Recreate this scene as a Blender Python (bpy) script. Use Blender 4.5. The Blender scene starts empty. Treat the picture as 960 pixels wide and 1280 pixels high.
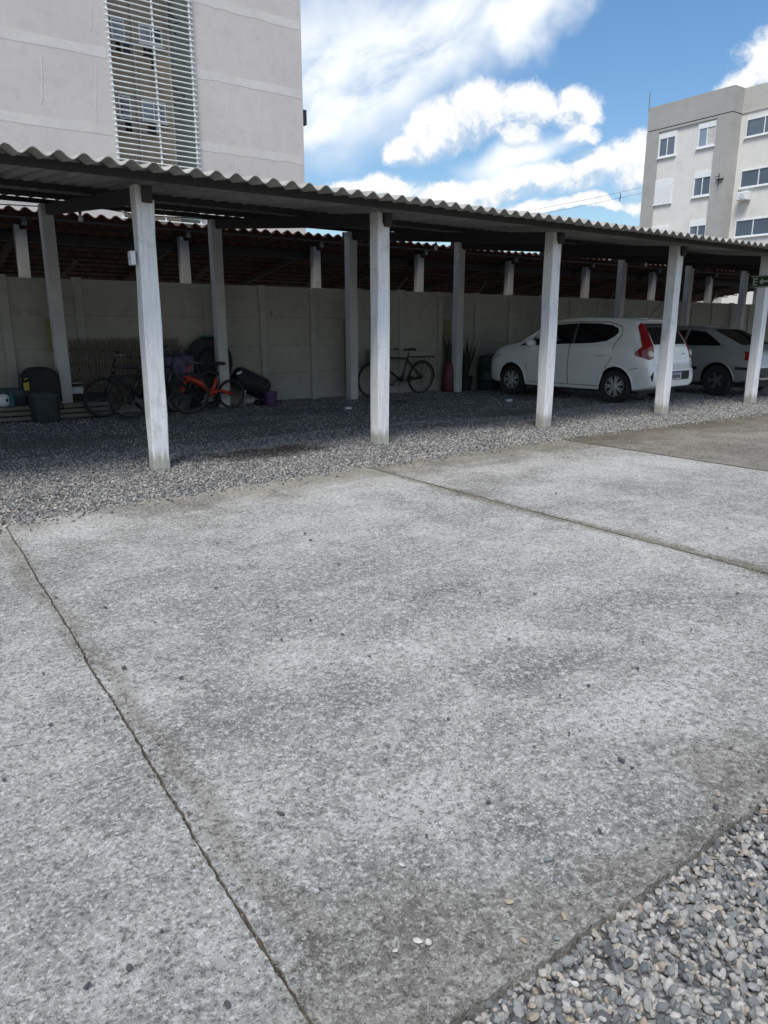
import bpy, bmesh, math, random
import numpy as np
from mathutils import Vector, Matrix, Euler, noise
from mathutils.bvhtree import BVHTree
random.seed(7); rng = np.random.default_rng(7)
S = bpy.context.scene; COL = S.collection; R = math.radians

# ------------------------------------------------------------------ camera
F, CX, CY, HY, VX, CAMH = 900., 480., 640., 411., 1765., 1.3
PITCH = math.atan((CY-HY)/F); YAW = math.atan((VX-CX)/math.hypot(F, CY-HY))   # X runs along the carport
hd = np.array([math.cos(YAW), math.sin(YAW), 0.]); rt = np.array([math.sin(YAW), -math.cos(YAW), 0.]); zz = np.array([0, 0, 1.])
fw = hd*math.cos(PITCH)-zz*math.sin(PITCH); upv = zz*math.cos(PITCH)+hd*math.sin(PITCH)
CAM = np.array([0, 0, CAMH])
cd = bpy.data.cameras.new('camera'); cam = bpy.data.objects.new('camera', cd); COL.objects.link(cam)
cd.sensor_fit = 'VERTICAL'; cd.sensor_height = 36; cd.lens = 36*F/1280; cd.clip_start = .05; cd.clip_end = 3000
M = Matrix(((rt[0], upv[0], -fw[0], 0), (rt[1], upv[1], -fw[1], 0), (rt[2], upv[2], -fw[2], CAMH), (0, 0, 0, 1)))
cam.matrix_world = M; S.camera = cam
# measured image points -> points of the place, on a known plane
def ray(x, y): return fw*F+rt*(x-CX)-upv*(y-CY)
def gnd(x, y, z=0): d = ray(x, y); return CAM+d*((z-CAMH)/d[2])
def onY(x, y, Y): d = ray(x, y); return CAM+d*(Y/d[1])
def onX(x, y, X): d = ray(x, y); return CAM+d*(X/d[0])

# ------------------------------------------------------------------ light
S.view_settings.view_transform = 'Standard'; S.view_settings.look = 'None'
S.view_settings.exposure = 0.87; S.view_settings.gamma = 1
SUN_EL = R(59); SUN_DIR_AZ = math.atan2(-.62, -.78)           # towards the sun: behind the camera, to the left
sv = Vector((math.cos(SUN_EL)*math.cos(SUN_DIR_AZ), math.cos(SUN_EL)*math.sin(SUN_DIR_AZ), math.sin(SUN_EL)))
sl = bpy.data.lights.new('sun', 'SUN'); sl.energy = 2.1; sl.angle = R(21); sl.color = (1, .95, .88)
so = bpy.data.objects.new('sun', sl); COL.objects.link(so)
so.rotation_euler = sv.to_track_quat('Z', 'Y').to_euler()

# ------------------------------------------------------------------ node helpers
class NT:
    def __init__(s, nt): s.nt = nt
    def n(s, t, **kw):
        nd = s.nt.nodes.new(t)
        ins = kw.pop('ins', {})
        for k, v in kw.items(): setattr(nd, k, v)
        for k, v in ins.items(): s.set(nd, k, v)
        return nd
    def set(s, nd, k, v):
        if isinstance(v, bpy.types.NodeSocket): s.nt.links.new(v, nd.inputs[k])
        elif isinstance(v, bpy.types.Node): s.nt.links.new(v.outputs[0], nd.inputs[k])
        else: nd.inputs[k].default_value = v
    def math(s, op, a, b=0., c=None, clamp=False):
        nd = s.n('ShaderNodeMath', operation=op, use_clamp=clamp); s.set(nd, 0, a); s.set(nd, 1, b)
        if c is not None: s.set(nd, 2, c)
        return nd.outputs[0]
    def noise(s, vec, scale, detail=4, rough=.5, dist=0.):
        nd = s.n('ShaderNodeTexNoise'); s.set(nd, 'Vector', vec)
        nd.inputs['Scale'].default_value = scale; nd.inputs['Detail'].default_value = detail
        nd.inputs['Roughness'].default_value = rough; nd.inputs['Distortion'].default_value = dist
        return nd.outputs[0]
    def rng(s, v, a, b, c=0., d=1., smooth=True):
        nd = s.n('ShaderNodeMapRange'); nd.interpolation_type = 'SMOOTHSTEP' if smooth else 'LINEAR'
        s.set(nd, 0, v); s.set(nd, 1, a); s.set(nd, 2, b); s.set(nd, 3, c); s.set(nd, 4, d)
        return nd.outputs[0]
    def mix(s, f, a, b, blend='MIX'):
        nd = s.n('ShaderNodeMix', data_type='RGBA', blend_type=blend)
        def st(i, v):
            if isinstance(v, (bpy.types.NodeSocket)): s.nt.links.new(v, nd.inputs[i])
            else: nd.inputs[i].default_value = v
        st(0, f); st(6, a if not isinstance(a, tuple) else (*a[:3], 1)); st(7, b if not isinstance(b, tuple) else (*b[:3], 1))
        return nd.outputs[2]
    def ramp(s, v, stops, interp='LINEAR'):
        nd = s.n('ShaderNodeValToRGB'); s.set(nd, 0, v); cr = nd.color_ramp; cr.interpolation = interp
        while len(cr.elements) < len(stops): cr.elements.new(.5)
        for e, (p, c) in zip(cr.elements, stops): e.position = p; e.color = (*c, 1)
        return nd.outputs[0]
def newmat(name):
    m = bpy.data.materials.new(name); m.use_nodes = True; nt = m.node_tree; nt.nodes.clear()
    k = NT(nt); out = k.n('ShaderNodeOutputMaterial'); b = k.n('ShaderNodeBsdfPrincipled')
    nt.links.new(b.outputs[0], out.inputs[0]); return m, k, b
def bump(k, b, h, strength=.4, dist=.01):
    nd = k.n('ShaderNodeBump'); nd.inputs['Strength'].default_value = strength; nd.inputs['Distance'].default_value = dist
    k.set(nd, 'Height', h); k.nt.links.new(nd.outputs[0], b.inputs['Normal'])
def simple(name, col, rough=.6, metal=0., var=.15, scale=8., bmp=0., spec=None, coat=0., obj=True):
    m, k, b = newmat(name)
    tc = k.n('ShaderNodeTexCoord').outputs['Object' if obj else 'Generated']
    n = k.noise(tc, scale, 6, .6)
    c = k.mix(k.rng(n, .3, .7), tuple(x*(1-var) for x in col), tuple(min(1, x*(1+var)) for x in col))
    k.nt.links.new(c, b.inputs['Base Color']); b.inputs['Roughness'].default_value = rough; b.inputs['Metallic'].default_value = metal
    if spec is not None: b.inputs['Specular IOR Level'].default_value = spec
    if coat: b.inputs['Coat Weight'].default_value = coat; b.inputs['Coat Roughness'].default_value = .05
    if bmp: bump(k, b, k.noise(tc, scale*6, 4), bmp, .005)
    return m

# ------------------------------------------------------------------ sky
W = bpy.data.worlds.new('World'); S.world = W; W.use_nodes = True
W.node_tree.nodes.clear(); k = NT(W.node_tree)
sky = k.n('ShaderNodeTexSky', sky_type='NISHITA'); sky.sun_disc = False
sky.sun_elevation = SUN_EL; sky.sun_rotation = math.atan2(sv.x, sv.y); sky.air_density = 1.1; sky.dust_density = 1.3; sky.ozone_density = 2.0
dirv = k.n('ShaderNodeTexCoord').outputs['Generated']
# clouds: soft ellipsoids in the direction sphere, frayed by noise
def vadd(a, b, sc):
    nd = k.n('ShaderNodeVectorMath', operation='SCALE'); k.set(nd, 0, b); nd.inputs['Scale'].default_value = sc
    ad = k.n('ShaderNodeVectorMath', operation='ADD'); k.set(ad, 0, a); k.set(ad, 1, nd.outputs[0]); return ad.outputs[0]
def warp(vec, scale, amt, detail=6):
    nd = k.n('ShaderNodeTexNoise'); k.set(nd, 'Vector', vec); nd.inputs['Scale'].default_value = scale; nd.inputs['Detail'].default_value = detail
    sb = k.n('ShaderNodeVectorMath', operation='SUBTRACT'); k.set(sb, 0, nd.outputs['Color']); sb.inputs[1].default_value = (.5, .5, .5)
    return vadd(vec, sb.outputs[0], amt)
def blob(vec, x, y, a, b, ang=0, soft=(1.25, .25)):
    """ellipse centred on the direction of image point (x, y); a, b in radians"""
    c = Vector(ray(x, y)).normalized(); e2 = (Vector((0, 0, 1))-c*c.z).normalized(); e1 = c.cross(e2)
    q = Matrix.Rotation(R(-ang), 3, c); e1 = q @ e1; e2 = q @ e2
    rot = Matrix((e1, e2, c)).transposed().to_euler()
    mp = k.n('ShaderNodeMapping', vector_type='TEXTURE'); k.set(mp, 0, vec)
    mp.inputs[1].default_value = c; mp.inputs[2].default_value = rot; mp.inputs[3].default_value = (a, b, max(a, b)*1.5)
    ln = k.n('ShaderNodeVectorMath', operation='LENGTH'); k.set(ln, 0, mp.outputs[0])
    return k.rng(ln.outputs['Value'], soft[0], soft[1])
def union(lst):
    r_ = lst[0]
    for l in lst[1:]: r_ = k.math('MAXIMUM', r_, l)
    return r_
CUM = [(500, 195, .042, .024, 25), (540, 165, .055, .034, 32), (600, 138, .070, .036, 14), (665, 128, .060, .032, 2), (718, 132, .046, .036, -20), (722, 168, .034, .022, 0),
       (650, 160, .034, .024, 0), (520, 190, .04, .026, 10),
       (470, 240, .09, .022, 0), (560, 246, .08, .024, 0), (600, 240, .06, .026, 0), (650, 232, .09, .028, 4), (735, 222, .08, .034, 14), (800, 205, .07, .048, 18), (870, 205, .1, .05, 0), (700, 262, .2, .014, 0), (430, 250, .09, .02, 0),
       (962, 88, .075, .026, 32), (1010, 70, .09, .05, 0)]
WISP = [(395, 90, .10, .10, 20), (450, 90, .15, .085, 30), (540, 52, .18, .055, 26), (650, 18, .16, .030, 22), (390, 150, .07, .035, 20), (640, 195, .08, .025, 8)]
def density(vec):
    v1 = warp(vec, 9, .055, 8); v2 = warp(v1, 45, .012, 7)
    u = union([blob(v2, *b) for b in CUM])
    n = k.noise(v1, 20, 12, .70)
    return k.math('ADD', k.math('MULTIPLY', u, .88), k.math('MULTIPLY', k.math('SUBTRACT', n, .5), 1.35))
d0 = density(dirv)
d1 = density(vadd(dirv, (0, 0, 0), 0) if False else vadd(dirv, k.n('ShaderNodeCombineXYZ', ins={0: sv.x, 1: sv.y, 2: sv.z}).outputs[0], .022))
# the rest of the sky: broken cumulus of the same kind
sep = k.n('ShaderNodeSeparateXYZ'); k.set(sep, 0, dirv); zc = sep.outputs[2]
pl = k.n('ShaderNodeVectorMath', operation='DIVIDE'); k.set(pl, 0, dirv)
zden = k.math('ADD', k.math('MAXIMUM', zc, 0.), .18); cmb = k.n('ShaderNodeCombineXYZ', ins={0: zden, 1: zden, 2: zden}); k.set(pl, 1, cmb.outputs[0])
gen = k.noise(pl.outputs[0], 1.3, 9, .6)
fwc = Vector(hd).normalized()
dt = k.n('ShaderNodeVectorMath', operation='DOT_PRODUCT'); k.set(dt, 0, dirv); dt.inputs[1].default_value = fwc
outside = k.rng(dt.outputs['Value'], .86, .62)                 # only beyond the part of the sky laid out above
outz = k.rng(zc, .46, .62)
genm = k.math('MULTIPLY', k.rng(gen, .47, .60), k.math('MAXIMUM', outside, outz))
cov = k.math('MAXIMUM', k.rng(d0, .34, .82), genm)
wv = warp(dirv, 9, .10, 5)
ws = union([blob(wv, *b, (1.2, .15)) for b in WISP])
st = k.n('ShaderNodeMapping', vector_type='TEXTURE'); k.set(st, 0, warp(dirv, 5, .15, 3))
st.inputs[2].default_value = (0, R(-20), YAW-R(90)); st.inputs[3].default_value = (2.2, 1, .8)
wn = k.noise(st.outputs[0], 9, 8, .6)
wcov = k.math('MULTIPLY', ws, k.rng(wn, .26, .56, .16, 1.), clamp=True)
v_w = warp(dirv, 30, .02)
lit = k.rng(k.math('SUBTRACT', d0, d1), -.30, .36)
fine = k.noise(v_w, 48, 8, .7)
lit = k.math('ADD', k.math('MULTIPLY', lit, 1.), k.math('MULTIPLY', k.math('SUBTRACT', fine, .5), .9), clamp=True)
ccol = k.mix(lit, (4.0, 4.7, 5.6), (7.3, 7.25, 7.1))
hs = k.n('ShaderNodeHueSaturation'); k.set(hs, 'Color', sky.outputs[0]); hs.inputs['Saturation'].default_value = 1.24; hs.inputs['Value'].default_value = 1.0
c1 = k.mix(k.math('MULTIPLY', wcov, .97), hs.outputs[0], (6.9, 7.15, 7.3))
cov = k.math('MULTIPLY', cov, k.rng(lit, .0, .55, .62, 1.))
c2 = k.mix(cov, c1, ccol)
bg = k.n('ShaderNodeBackground'); k.set(bg, 0, c2); bg.inputs[1].default_value = .085
k.nt.links.new(bg.outputs[0], k.n('ShaderNodeOutputWorld').inputs[0])

# ------------------------------------------------------------------ mesh helpers
class MB:
    def __init__(s): s.v = []; s.f = []; s.m = []
    def add(s, vs, fs, mi=0):
        o = len(s.v); s.v += [tuple(p) for p in vs]; s.f += [tuple(i+o for i in f) for f in fs]; s.m += [mi]*len(fs); return s
    def box(s, x0, x1, y0, y1, z0, z1, mi=0, rot=None, jit=0.):
        vs = [Vector((x, y, z)) for z in (z0, z1) for y in (y0, y1) for x in (x0, x1)]
        if jit: vs = [p+Vector((random.uniform(-jit, jit) for _ in range(3))) for p in vs]
        if rot is not None:
            c = Vector(((x0+x1)/2, (y0+y1)/2, (z0+z1)/2)); vs = [c+rot @ (p-c) for p in vs]
        return s.add(vs, [(0, 2, 3, 1), (4, 5, 7, 6), (0, 1, 5, 4), (2, 6, 7, 3), (0, 4, 6, 2), (1, 3, 7, 5)], mi)
    def bar(s, a, b, w, h, mi=0, up=(0, 0, 1)):
        a = Vector(a); b = Vector(b); d = (b-a).normalized(); u = Vector(up)
        r_ = d.cross(u).normalized(); u = r_.cross(d)
        vs = [p+r_*(i*w/2)+u*(j*h/2) for p in (a, b) for j in (-1, 1) for i in (-1, 1)]
        return s.add(vs, [(0, 1, 3, 2), (4, 6, 7, 5), (0, 4, 5, 1), (2, 3, 7, 6), (0, 2, 6, 4), (1, 5, 7, 3)], mi)
    def tube(s, pts, r, n=6, mi=0, cap=True):
        pts = [Vector(p) for p in pts]; rings = []
        rr = r if isinstance(r, (list, tuple)) else [r]*len(pts)
        pu = None
        for i, p in enumerate(pts):
            d = (pts[min(i+1, len(pts)-1)]-pts[max(i-1, 0)]).normalized()
            if pu is None: pu = d.orthogonal().normalized()
            u = (pu-d*pu.dot(d)); u = u.normalized() if u.length > 1e-6 else d.orthogonal().normalized(); pu = u; w = d.cross(u)
            rings.append([p+(u*math.cos(2*math.pi*j/n)+w*math.sin(2*math.pi*j/n))*rr[i] for j in range(n)])
        vs = [q for rg in rings for q in rg]; fs = []
        for i in range(len(pts)-1):
            for j in range(n): fs.append((i*n+j, i*n+(j+1) % n, (i+1)*n+(j+1) % n, (i+1)*n+j))
        if cap: fs.append(tuple(range(n-1, -1, -1))); fs.append(tuple((len(pts)-1)*n+j for j in range(n)))
        return s.add(vs, fs, mi)
    def lathe(s, prof, n=20, mi=0, axis='z', c=(0, 0, 0), close=False):
        vs = []; fs = []; c = Vector(c)
        for (r, h) in prof:
            for j in range(n):
                a = 2*math.pi*j/n; x, y = r*math.cos(a), r*math.sin(a)
                p = Vector((x, y, h)) if axis == 'z' else (Vector((h, x, y)) if axis == 'x' else Vector((x, h, y)))
                vs.append(c+p)
        m = len(prof)
        for i in range(m if close else m-1):
            for j in range(n): fs.append((i*n+j, i*n+(j+1) % n, ((i+1) % m)*n+(j+1) % n, ((i+1) % m)*n+j))
        if not close:
            if prof[0][0] > 1e-5: fs.append(tuple(range(n-1, -1, -1)))
            if prof[-1][0] > 1e-5: fs.append(tuple((m-1)*n+j for j in range(n)))
        return s.add(vs, fs, mi)
    def prism(s, pts, y0, y1, mi=0, axis='y'):
        n = len(pts)
        def mk(p, t): return (p[0], t, p[1]) if axis == 'y' else ((t, p[0], p[1]) if axis == 'x' else (p[0], p[1], t))
        vs = [mk(p, y0) for p in pts]+[mk(p, y1) for p in pts]
        fs = [tuple(range(n)), tuple(range(2*n-1, n-1, -1))]+[(i, i+n, (i+1) % n+n, (i+1) % n) for i in range(n)]
        return s.add(vs, fs, mi)
    def mesh(s, name, mats, smooth=False, bevel=0., autos=None):
        me = bpy.data.meshes.new(name); me.from_pydata(s.v, [], s.f)
        for m in (mats if isinstance(mats, (list, tuple)) else [mats]): me.materials.append(m)
        me.polygons.foreach_set('material_index', s.m)
        bm = bmesh.new(); bm.from_mesh(me)
        bmesh.ops.recalc_face_normals(bm, faces=bm.faces)
        if bevel: bmesh.ops.bevel(bm, geom=list(bm.edges), offset=bevel, segments=1, affect='EDGES', profile=.6)
        bm.to_mesh(me); bm.free()
        if smooth or autos:
            me.polygons.foreach_set('use_smooth', [True]*len(me.polygons))
            if autos: me.set_sharp_from_angle(angle=R(autos))
        me.update(); return me
    def build(s, name, mats, parent=None, loc=(0, 0, 0), rot=(0, 0, 0), **kw):
        o = bpy.data.objects.new(name, s.mesh(name, mats, **kw)); COL.objects.link(o)
        o.location = loc; o.rotation_euler = rot
        if parent is not None: o.parent = parent
        return o
def inst(name, me, parent=None, loc=(0, 0, 0), rot=(0, 0, 0), scale=(1, 1, 1)):
    o = bpy.data.objects.new(name, me); COL.objects.link(o); o.location = loc; o.rotation_euler = rot; o.scale = scale
    if parent is not None: o.parent = parent
    return o
def tag(o, label=None, cat=None, group=None, kind=None):
    if label: o['label'] = label
    if cat: o['category'] = cat
    if group: o['group'] = group
    if kind: o['kind'] = kind
    return o
def empty(name, loc=(0, 0, 0), rz=0., label=None, cat=None, group=None):
    o = bpy.data.objects.new(name, None); COL.objects.link(o); o.location = loc; o.rotation_euler = (0, 0, rz); o.empty_display_size = .1
    return tag(o, label, cat, group)
def copy_tree(o, parent=None):
    c = o.copy(); COL.objects.link(c)
    if parent is not None: c.parent = parent
    for ch in list(o.children): copy_tree(ch, c)
    return c

# ------------------------------------------------------------------ materials
def warp2(k, vec, scale, amt):
    nd = k.n('ShaderNodeTexNoise'); k.set(nd, 'Vector', vec); nd.inputs['Scale'].default_value = scale
    sb = k.n('ShaderNodeVectorMath', operation='MULTIPLY_ADD'); k.set(sb, 0, nd.outputs['Color']); sb.inputs[1].default_value = (amt,)*3; k.set(sb, 2, vec)
    return sb.outputs[0]
def concrete_mat():
    m, k, b = newmat('weathered_concrete')
    pos = k.n('ShaderNodeNewGeometry').outputs['Position']
    att = k.n('ShaderNodeAttribute', attribute_name='tint', attribute_type='OBJECT').outputs['Fac']
    big = k.noise(pos, .55, 5, .6, .6); mid = k.noise(pos, 3.2, 6, .65, .4); sm = k.noise(pos, 34, 7, .75); fi = k.noise(pos, 78, 6, .8); pat = k.noise(pos, 1.5, 7, .7, .8); gr = k.noise(pos, 260, 2, .6)
    base = k.mix(k.rng(big, .36, .64), (.265, .264, .240), (.43, .43, .405))
    base = k.mix(k.rng(mid, .44, .70, 0, .7), base, (.52, .52, .495))
    base = k.mix(k.rng(mid, .47, .28, 0, .7), base, (.19, .188, .168))
    base = k.mix(k.rng(pat, .45, .64, 0, .5), base, (.165, .163, .15)); base = k.mix(k.rng(pat, .46, .30, 0, .55), base, (.57, .57, .55))
    tk = k.n('ShaderNodeMapping'); k.set(tk, 0, warp2(k, pos, .8, .5)); tk.inputs[2].default_value = (0, 0, R(14)); tk.inputs[3].default_value = (.22, 2.6, 1)
    trk = k.noise(tk.outputs[0], 1.5, 5, .6); base = k.mix(k.rng(trk, .52, .68, 0, .4), base, (.54, .54, .52)); base = k.mix(k.rng(trk, .44, .30, 0, .35), base, (.2, .198, .18))
    sn = k.math('MULTIPLY', k.math('SUBTRACT', k.noise(pos, 18, 5, .7), .5), 1.6)
    def spots(lst, c_, amt):
        nonlocal base
        for (x_, y_, rx, ry_) in lst:
            g_ = gnd(x_, y_); mp_ = k.n('ShaderNodeMapping', vector_type='TEXTURE'); k.set(mp_, 0, pos); mp_.inputs[1].default_value = (g_[0], g_[1], 0); mp_.inputs[3].default_value = (rx, ry_, 1)
            ln = k.n('ShaderNodeVectorMath', operation='LENGTH'); k.set(ln, 0, mp_.outputs[0])
            base = k.mix(k.rng(k.math('ADD', ln.outputs['Value'], sn), 1.15, .3, 0, amt), base, c_)
    spots([(130, 1240, .10, .07), (262, 1185, .06, .05), (200, 870, .20, .12), (520, 1000, .28, .14), (560, 810, .5, .16), (820, 870, .45, .14)], (.60, .60, .58), .4)
    spots([(395, 1195, .045, .10), (585, 1132, .05, .045), (288, 902, .05, .035), (667, 1038, .045, .035), (620, 577, .5, .10), (690, 660, .22, .07), (690, 632, .16, .05), (330, 680, .2, .06), (545, 740, .3, .08), (80, 700, .3, .2), (330, 1170, .03, .05), (940, 960, .3, .10), (700, 830, .35, .08)], (.115, .112, .10), .48)
    # exposed grains: pale and dark specks where the surface is worn
    vo = k.n('ShaderNodeTexVoronoi'); k.set(vo, 'Vector', warp2(k, pos, 110, .012)); vo.inputs['Scale'].default_value = 150
    vs_ = k.n('ShaderNodeSeparateColor'); k.set(vs_, 0, vo.outputs['Color'])
    spk = k.math('ADD', k.math('MULTIPLY', fi, .55), k.math('MULTIPLY', sm, .45))
    base = k.mix(k.rng(spk, .504, .588, 0, .82), base, (.66, .66, .65))
    base = k.mix(k.rng(spk, .486, .41, 0, .82), base, (.105, .103, .098))
    base = k.mix(k.rng(vs_.outputs[0], .87, .95, 0, .6), base, (.085, .085, .083)); base = k.mix(k.rng(vs_.outputs[1], .89, .97, 0, .6), base, (.74, .74, .72))
    base = k.mix(k.rng(gr, .60, .70, 0, .5), base, (.72, .72, .70)); base = k.mix(k.rng(gr, .42, .32, 0, .55), base, (.08, .08, .078))
    # brown soil along the edges of the paving and on the tinted slab
    sp = k.n('ShaderNodeSeparateXYZ'); k.set(sp, 0, pos)
    wob = k.math('MULTIPLY', k.math('SUBTRACT', k.noise(pos, 1.4, 5, .6), .5), 1.5)
    e1 = k.rng(k.math('ADD', sp.outputs[1], wob), 1.15, .82, 0, .5); e2 = k.rng(k.math('ADD', sp.outputs[1], wob), 4.85, 5.6, 0, .75)
    jx = k.math('ADD', sp.outputs[0], k.math('MULTIPLY', wob, .25))
    j1 = k.rng(k.math('ABSOLUTE', k.math('SUBTRACT', jx, .62)), .085, .005, 0, .5)
    j2 = k.rng(k.math('ABSOLUTE', k.math('SUBTRACT', jx, 3.92)), .13, .005, 0, .85)
    soil = k.math('MAXIMUM', k.math('MAXIMUM', e1, e2), k.math('MAXIMUM', j1, j2))
    base = k.mix(soil, base, (.54, .51, .43), 'MULTIPLY')
    base = k.mix(att, base, (.50, .46, .40), 'MULTIPLY')
    k.nt.links.new(base, b.inputs['Base Color']); b.inputs['Roughness'].default_value = .93; b.inputs['Specular IOR Level'].default_value = .25
    h = k.math('ADD', k.math('MULTIPLY', sm, .6), k.math('ADD', k.math('MULTIPLY', fi, .5), k.math('MULTIPLY', gr, .18)))
    bump(k, b, h, 1., .018); return m
def gravel_mat(dark=1.):
    m, k, b = newmat('gravel_bed')
    pos = k.n('ShaderNodeNewGeometry').outputs['Position']
    vo = k.n('ShaderNodeTexVoronoi'); k.set(vo, 'Vector', pos); vo.inputs['Scale'].default_value = 52
    n = k.noise(pos, .9, 5, .6); sepc = k.n('ShaderNodeSeparateColor'); k.set(sepc, 0, vo.outputs['Color'])
    c = k.ramp(sepc.outputs[0], [(0, (.10, .10, .102)), (.45, (.23, .23, .235)), (.8, (.33, .33, .325)), (1, (.46, .45, .43))])
    c = k.mix(k.rng(n, .52, .72, 0, .75), c, (.055, .05, .044))
    c = k.mix(k.rng(vo.outputs['Distance'], .25, .8, 0, .8), c, (.03, .03, .03))
    k.nt.links.new(c, b.inputs['Base Color']); b.inputs['Roughness'].default_value = .9
    bump(k, b, k.math('MULTIPLY', vo.outputs['Distance'], -1.), 1., .02); return m
def oil(k, c, pos, amt):
    sn = k.math('MULTIPLY', k.math('SUBTRACT', k.noise(pos, 4, 5, .7), .5), 1.5)
    for (x_, y_, rx, ry_) in ((335, 564, 1.0, .42), (60, 553, .7, .5), (640, 515, 1.2, .4), (150, 545, .5, .25), (300, 530, .9, .3)):
        g_ = gnd(x_, y_); mp_ = k.n('ShaderNodeMapping', vector_type='TEXTURE'); k.set(mp_, 0, pos); mp_.inputs[1].default_value = (g_[0], g_[1], 0); mp_.inputs[3].default_value = (rx, ry_, 1)
        ln = k.n('ShaderNodeVectorMath', operation='LENGTH'); k.set(ln, 0, mp_.outputs[0])
        c = k.mix(k.rng(k.math('ADD', ln.outputs['Value'], sn), 1.15, .4, 0, amt if y_ > 560 else amt*.7), c, (.03, .027, .022))
    return c
def pebble_mat():
    m, k, b = newmat('pebble_stone')
    rnd = k.n('ShaderNodeObjectInfo').outputs['Random']; tc = k.n('ShaderNodeTexCoord').outputs['Object']
    c = k.ramp(rnd, [(0, (.08, .09, .092)), (.2, (.18, .195, .20)), (.45, (.33, .34, .335)), (.64, (.45, .435, .39)), (.84, (.54, .53, .50)), (.93, (.43, .35, .26)), (1, (.70, .68, .65))])
    c = k.mix(k.rng(k.noise(tc, 1.7, 6, .7), .35, .7, 0, .5), c, (.16, .165, .17))
    c = oil(k, c, k.n('ShaderNodeNewGeometry').outputs['Position'], .95)
    k.nt.links.new(c, b.inputs['Base Color']); b.inputs['Roughness'].default_value = .8
    bump(k, b, k.noise(tc, 5, 5, .7), .5, .2); return m
def post_mat():
    m, k, b = newmat('white_limewashed_post')
    pos = k.n('ShaderNodeNewGeometry').outputs['Position']
    mp = k.n('ShaderNodeMapping'); k.set(mp, 0, pos); mp.inputs[3].default_value = (26, 26, 2.2)
    st = k.noise(mp.outputs[0], 1.6, 7, .65, .5); n = k.noise(pos, 3, 6, .65); f = k.noise(pos, 60, 4, .7)
    c = k.mix(k.rng(st, .3, .62), (.64, .65, .66), (.80, .81, .82))
    c = k.mix(k.rng(st, .36, .24, 0, .45), c, (.34, .34, .33))
    c = k.mix(k.rng(n, .56, .72, 0, .5), c, (.42, .42, .41)); c = k.mix(k.rng(f, .40, .28, 0, .55), c, (.26, .26, .25))
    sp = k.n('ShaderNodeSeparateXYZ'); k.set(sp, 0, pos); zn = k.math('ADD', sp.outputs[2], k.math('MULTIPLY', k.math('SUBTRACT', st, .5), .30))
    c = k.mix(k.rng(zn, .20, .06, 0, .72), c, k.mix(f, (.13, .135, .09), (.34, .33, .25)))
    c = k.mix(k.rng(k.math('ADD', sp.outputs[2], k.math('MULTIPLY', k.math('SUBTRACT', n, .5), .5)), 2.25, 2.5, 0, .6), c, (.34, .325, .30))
    k.nt.links.new(c, b.inputs['Base Color']); b.inputs['Roughness'].default_value = .85
    bump(k, b, k.math('ADD', st, k.math('MULTIPLY', f, .4)), .5, .008); return m
def wall_mat(name, a, c_, strk=.35, sc=2., bmp=.4):
    m, k, b = newmat(name); pos = k.n('ShaderNodeNewGeometry').outputs['Position']
    n1 = k.noise(pos, sc*.35, 6, .65); n2 = k.noise(pos, sc*3, 6, .7); f = k.noise(pos, 80, 4, .6)
    c = k.mix(k.rng(n1, .3, .7), a, c_); c = k.mix(k.rng(n2, .45, .75, 0, .4), c, tuple(x*.72 for x in a)); c = k.mix(k.rng(f, .5, .75, 0, .25), c, tuple(min(1, x*1.3) for x in c_))
    mp = k.n('ShaderNodeMapping'); k.set(mp, 0, pos); mp.inputs[3].default_value = (5, 5, .35)
    c = k.mix(k.rng(k.noise(mp.outputs[0], 1.2, 6, .7), .56, .78, 0, strk), c, tuple(x*.5 for x in a))
    k.nt.links.new(c, b.inputs['Base Color']); b.inputs['Roughness'].default_value = .9; bump(k, b, k.math('ADD', f, n2), bmp, .006); return m
def wood_mat(name, a, c_):
    m, k, b = newmat(name); tc = k.n('ShaderNodeTexCoord').outputs['Object']
    mp = k.n('ShaderNodeMapping'); k.set(mp, 0, tc); mp.inputs[3].default_value = (2, 14, 14)
    n = k.noise(mp.outputs[0], 3, 6, .65, 1.); c = k.mix(n, a, c_); k.nt.links.new(c, b.inputs['Base Color'])
    b.inputs['Roughness'].default_value = .8; bump(k, b, n, .4, .01); return m
def glass_mat(name, col=(.02, .025, .03), rough=.04):
    m, k, b = newmat(name); tc = k.n('ShaderNodeTexCoord').outputs['Object']
    n = k.noise(tc, .8, 3); k.nt.links.new(k.mix(n, tuple(x*.7 for x in col), tuple(x*1.3 for x in col)), b.inputs['Base Color'])
    b.inputs['Roughness'].default_value = rough; b.inputs['Specular IOR Level'].default_value = .9
    bump(k, b, k.noise(tc, .7, 2), .04, .05); return m
def sheet_mat():
    m, k, b = newmat('fibre_cement_sheet'); pos = k.n('ShaderNodeNewGeometry').outputs['Position']
    mp = k.n('ShaderNodeMapping'); k.set(mp, 0, pos); mp.inputs[3].default_value = (9, 1, 1)
    n = k.noise(mp.outputs[0], 1.4, 7, .65); f = k.noise(pos, 40, 5, .7); g = k.noise(pos, 6, 5, .6)
    c = k.mix(k.rng(n, .3, .7), (.25, .25, .23), (.40, .395, .37)); c = k.mix(k.rng(f, .5, .68, 0, .55), c, (.11, .115, .09)); c = k.mix(k.rng(g, .55, .75, 0, .5), c, (.15, .15, .10))
    k.nt.links.new(c, b.inputs['Base Color']); b.inputs['Roughness'].default_value = .92; bump(k, b, f, .5, .006); return m
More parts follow.
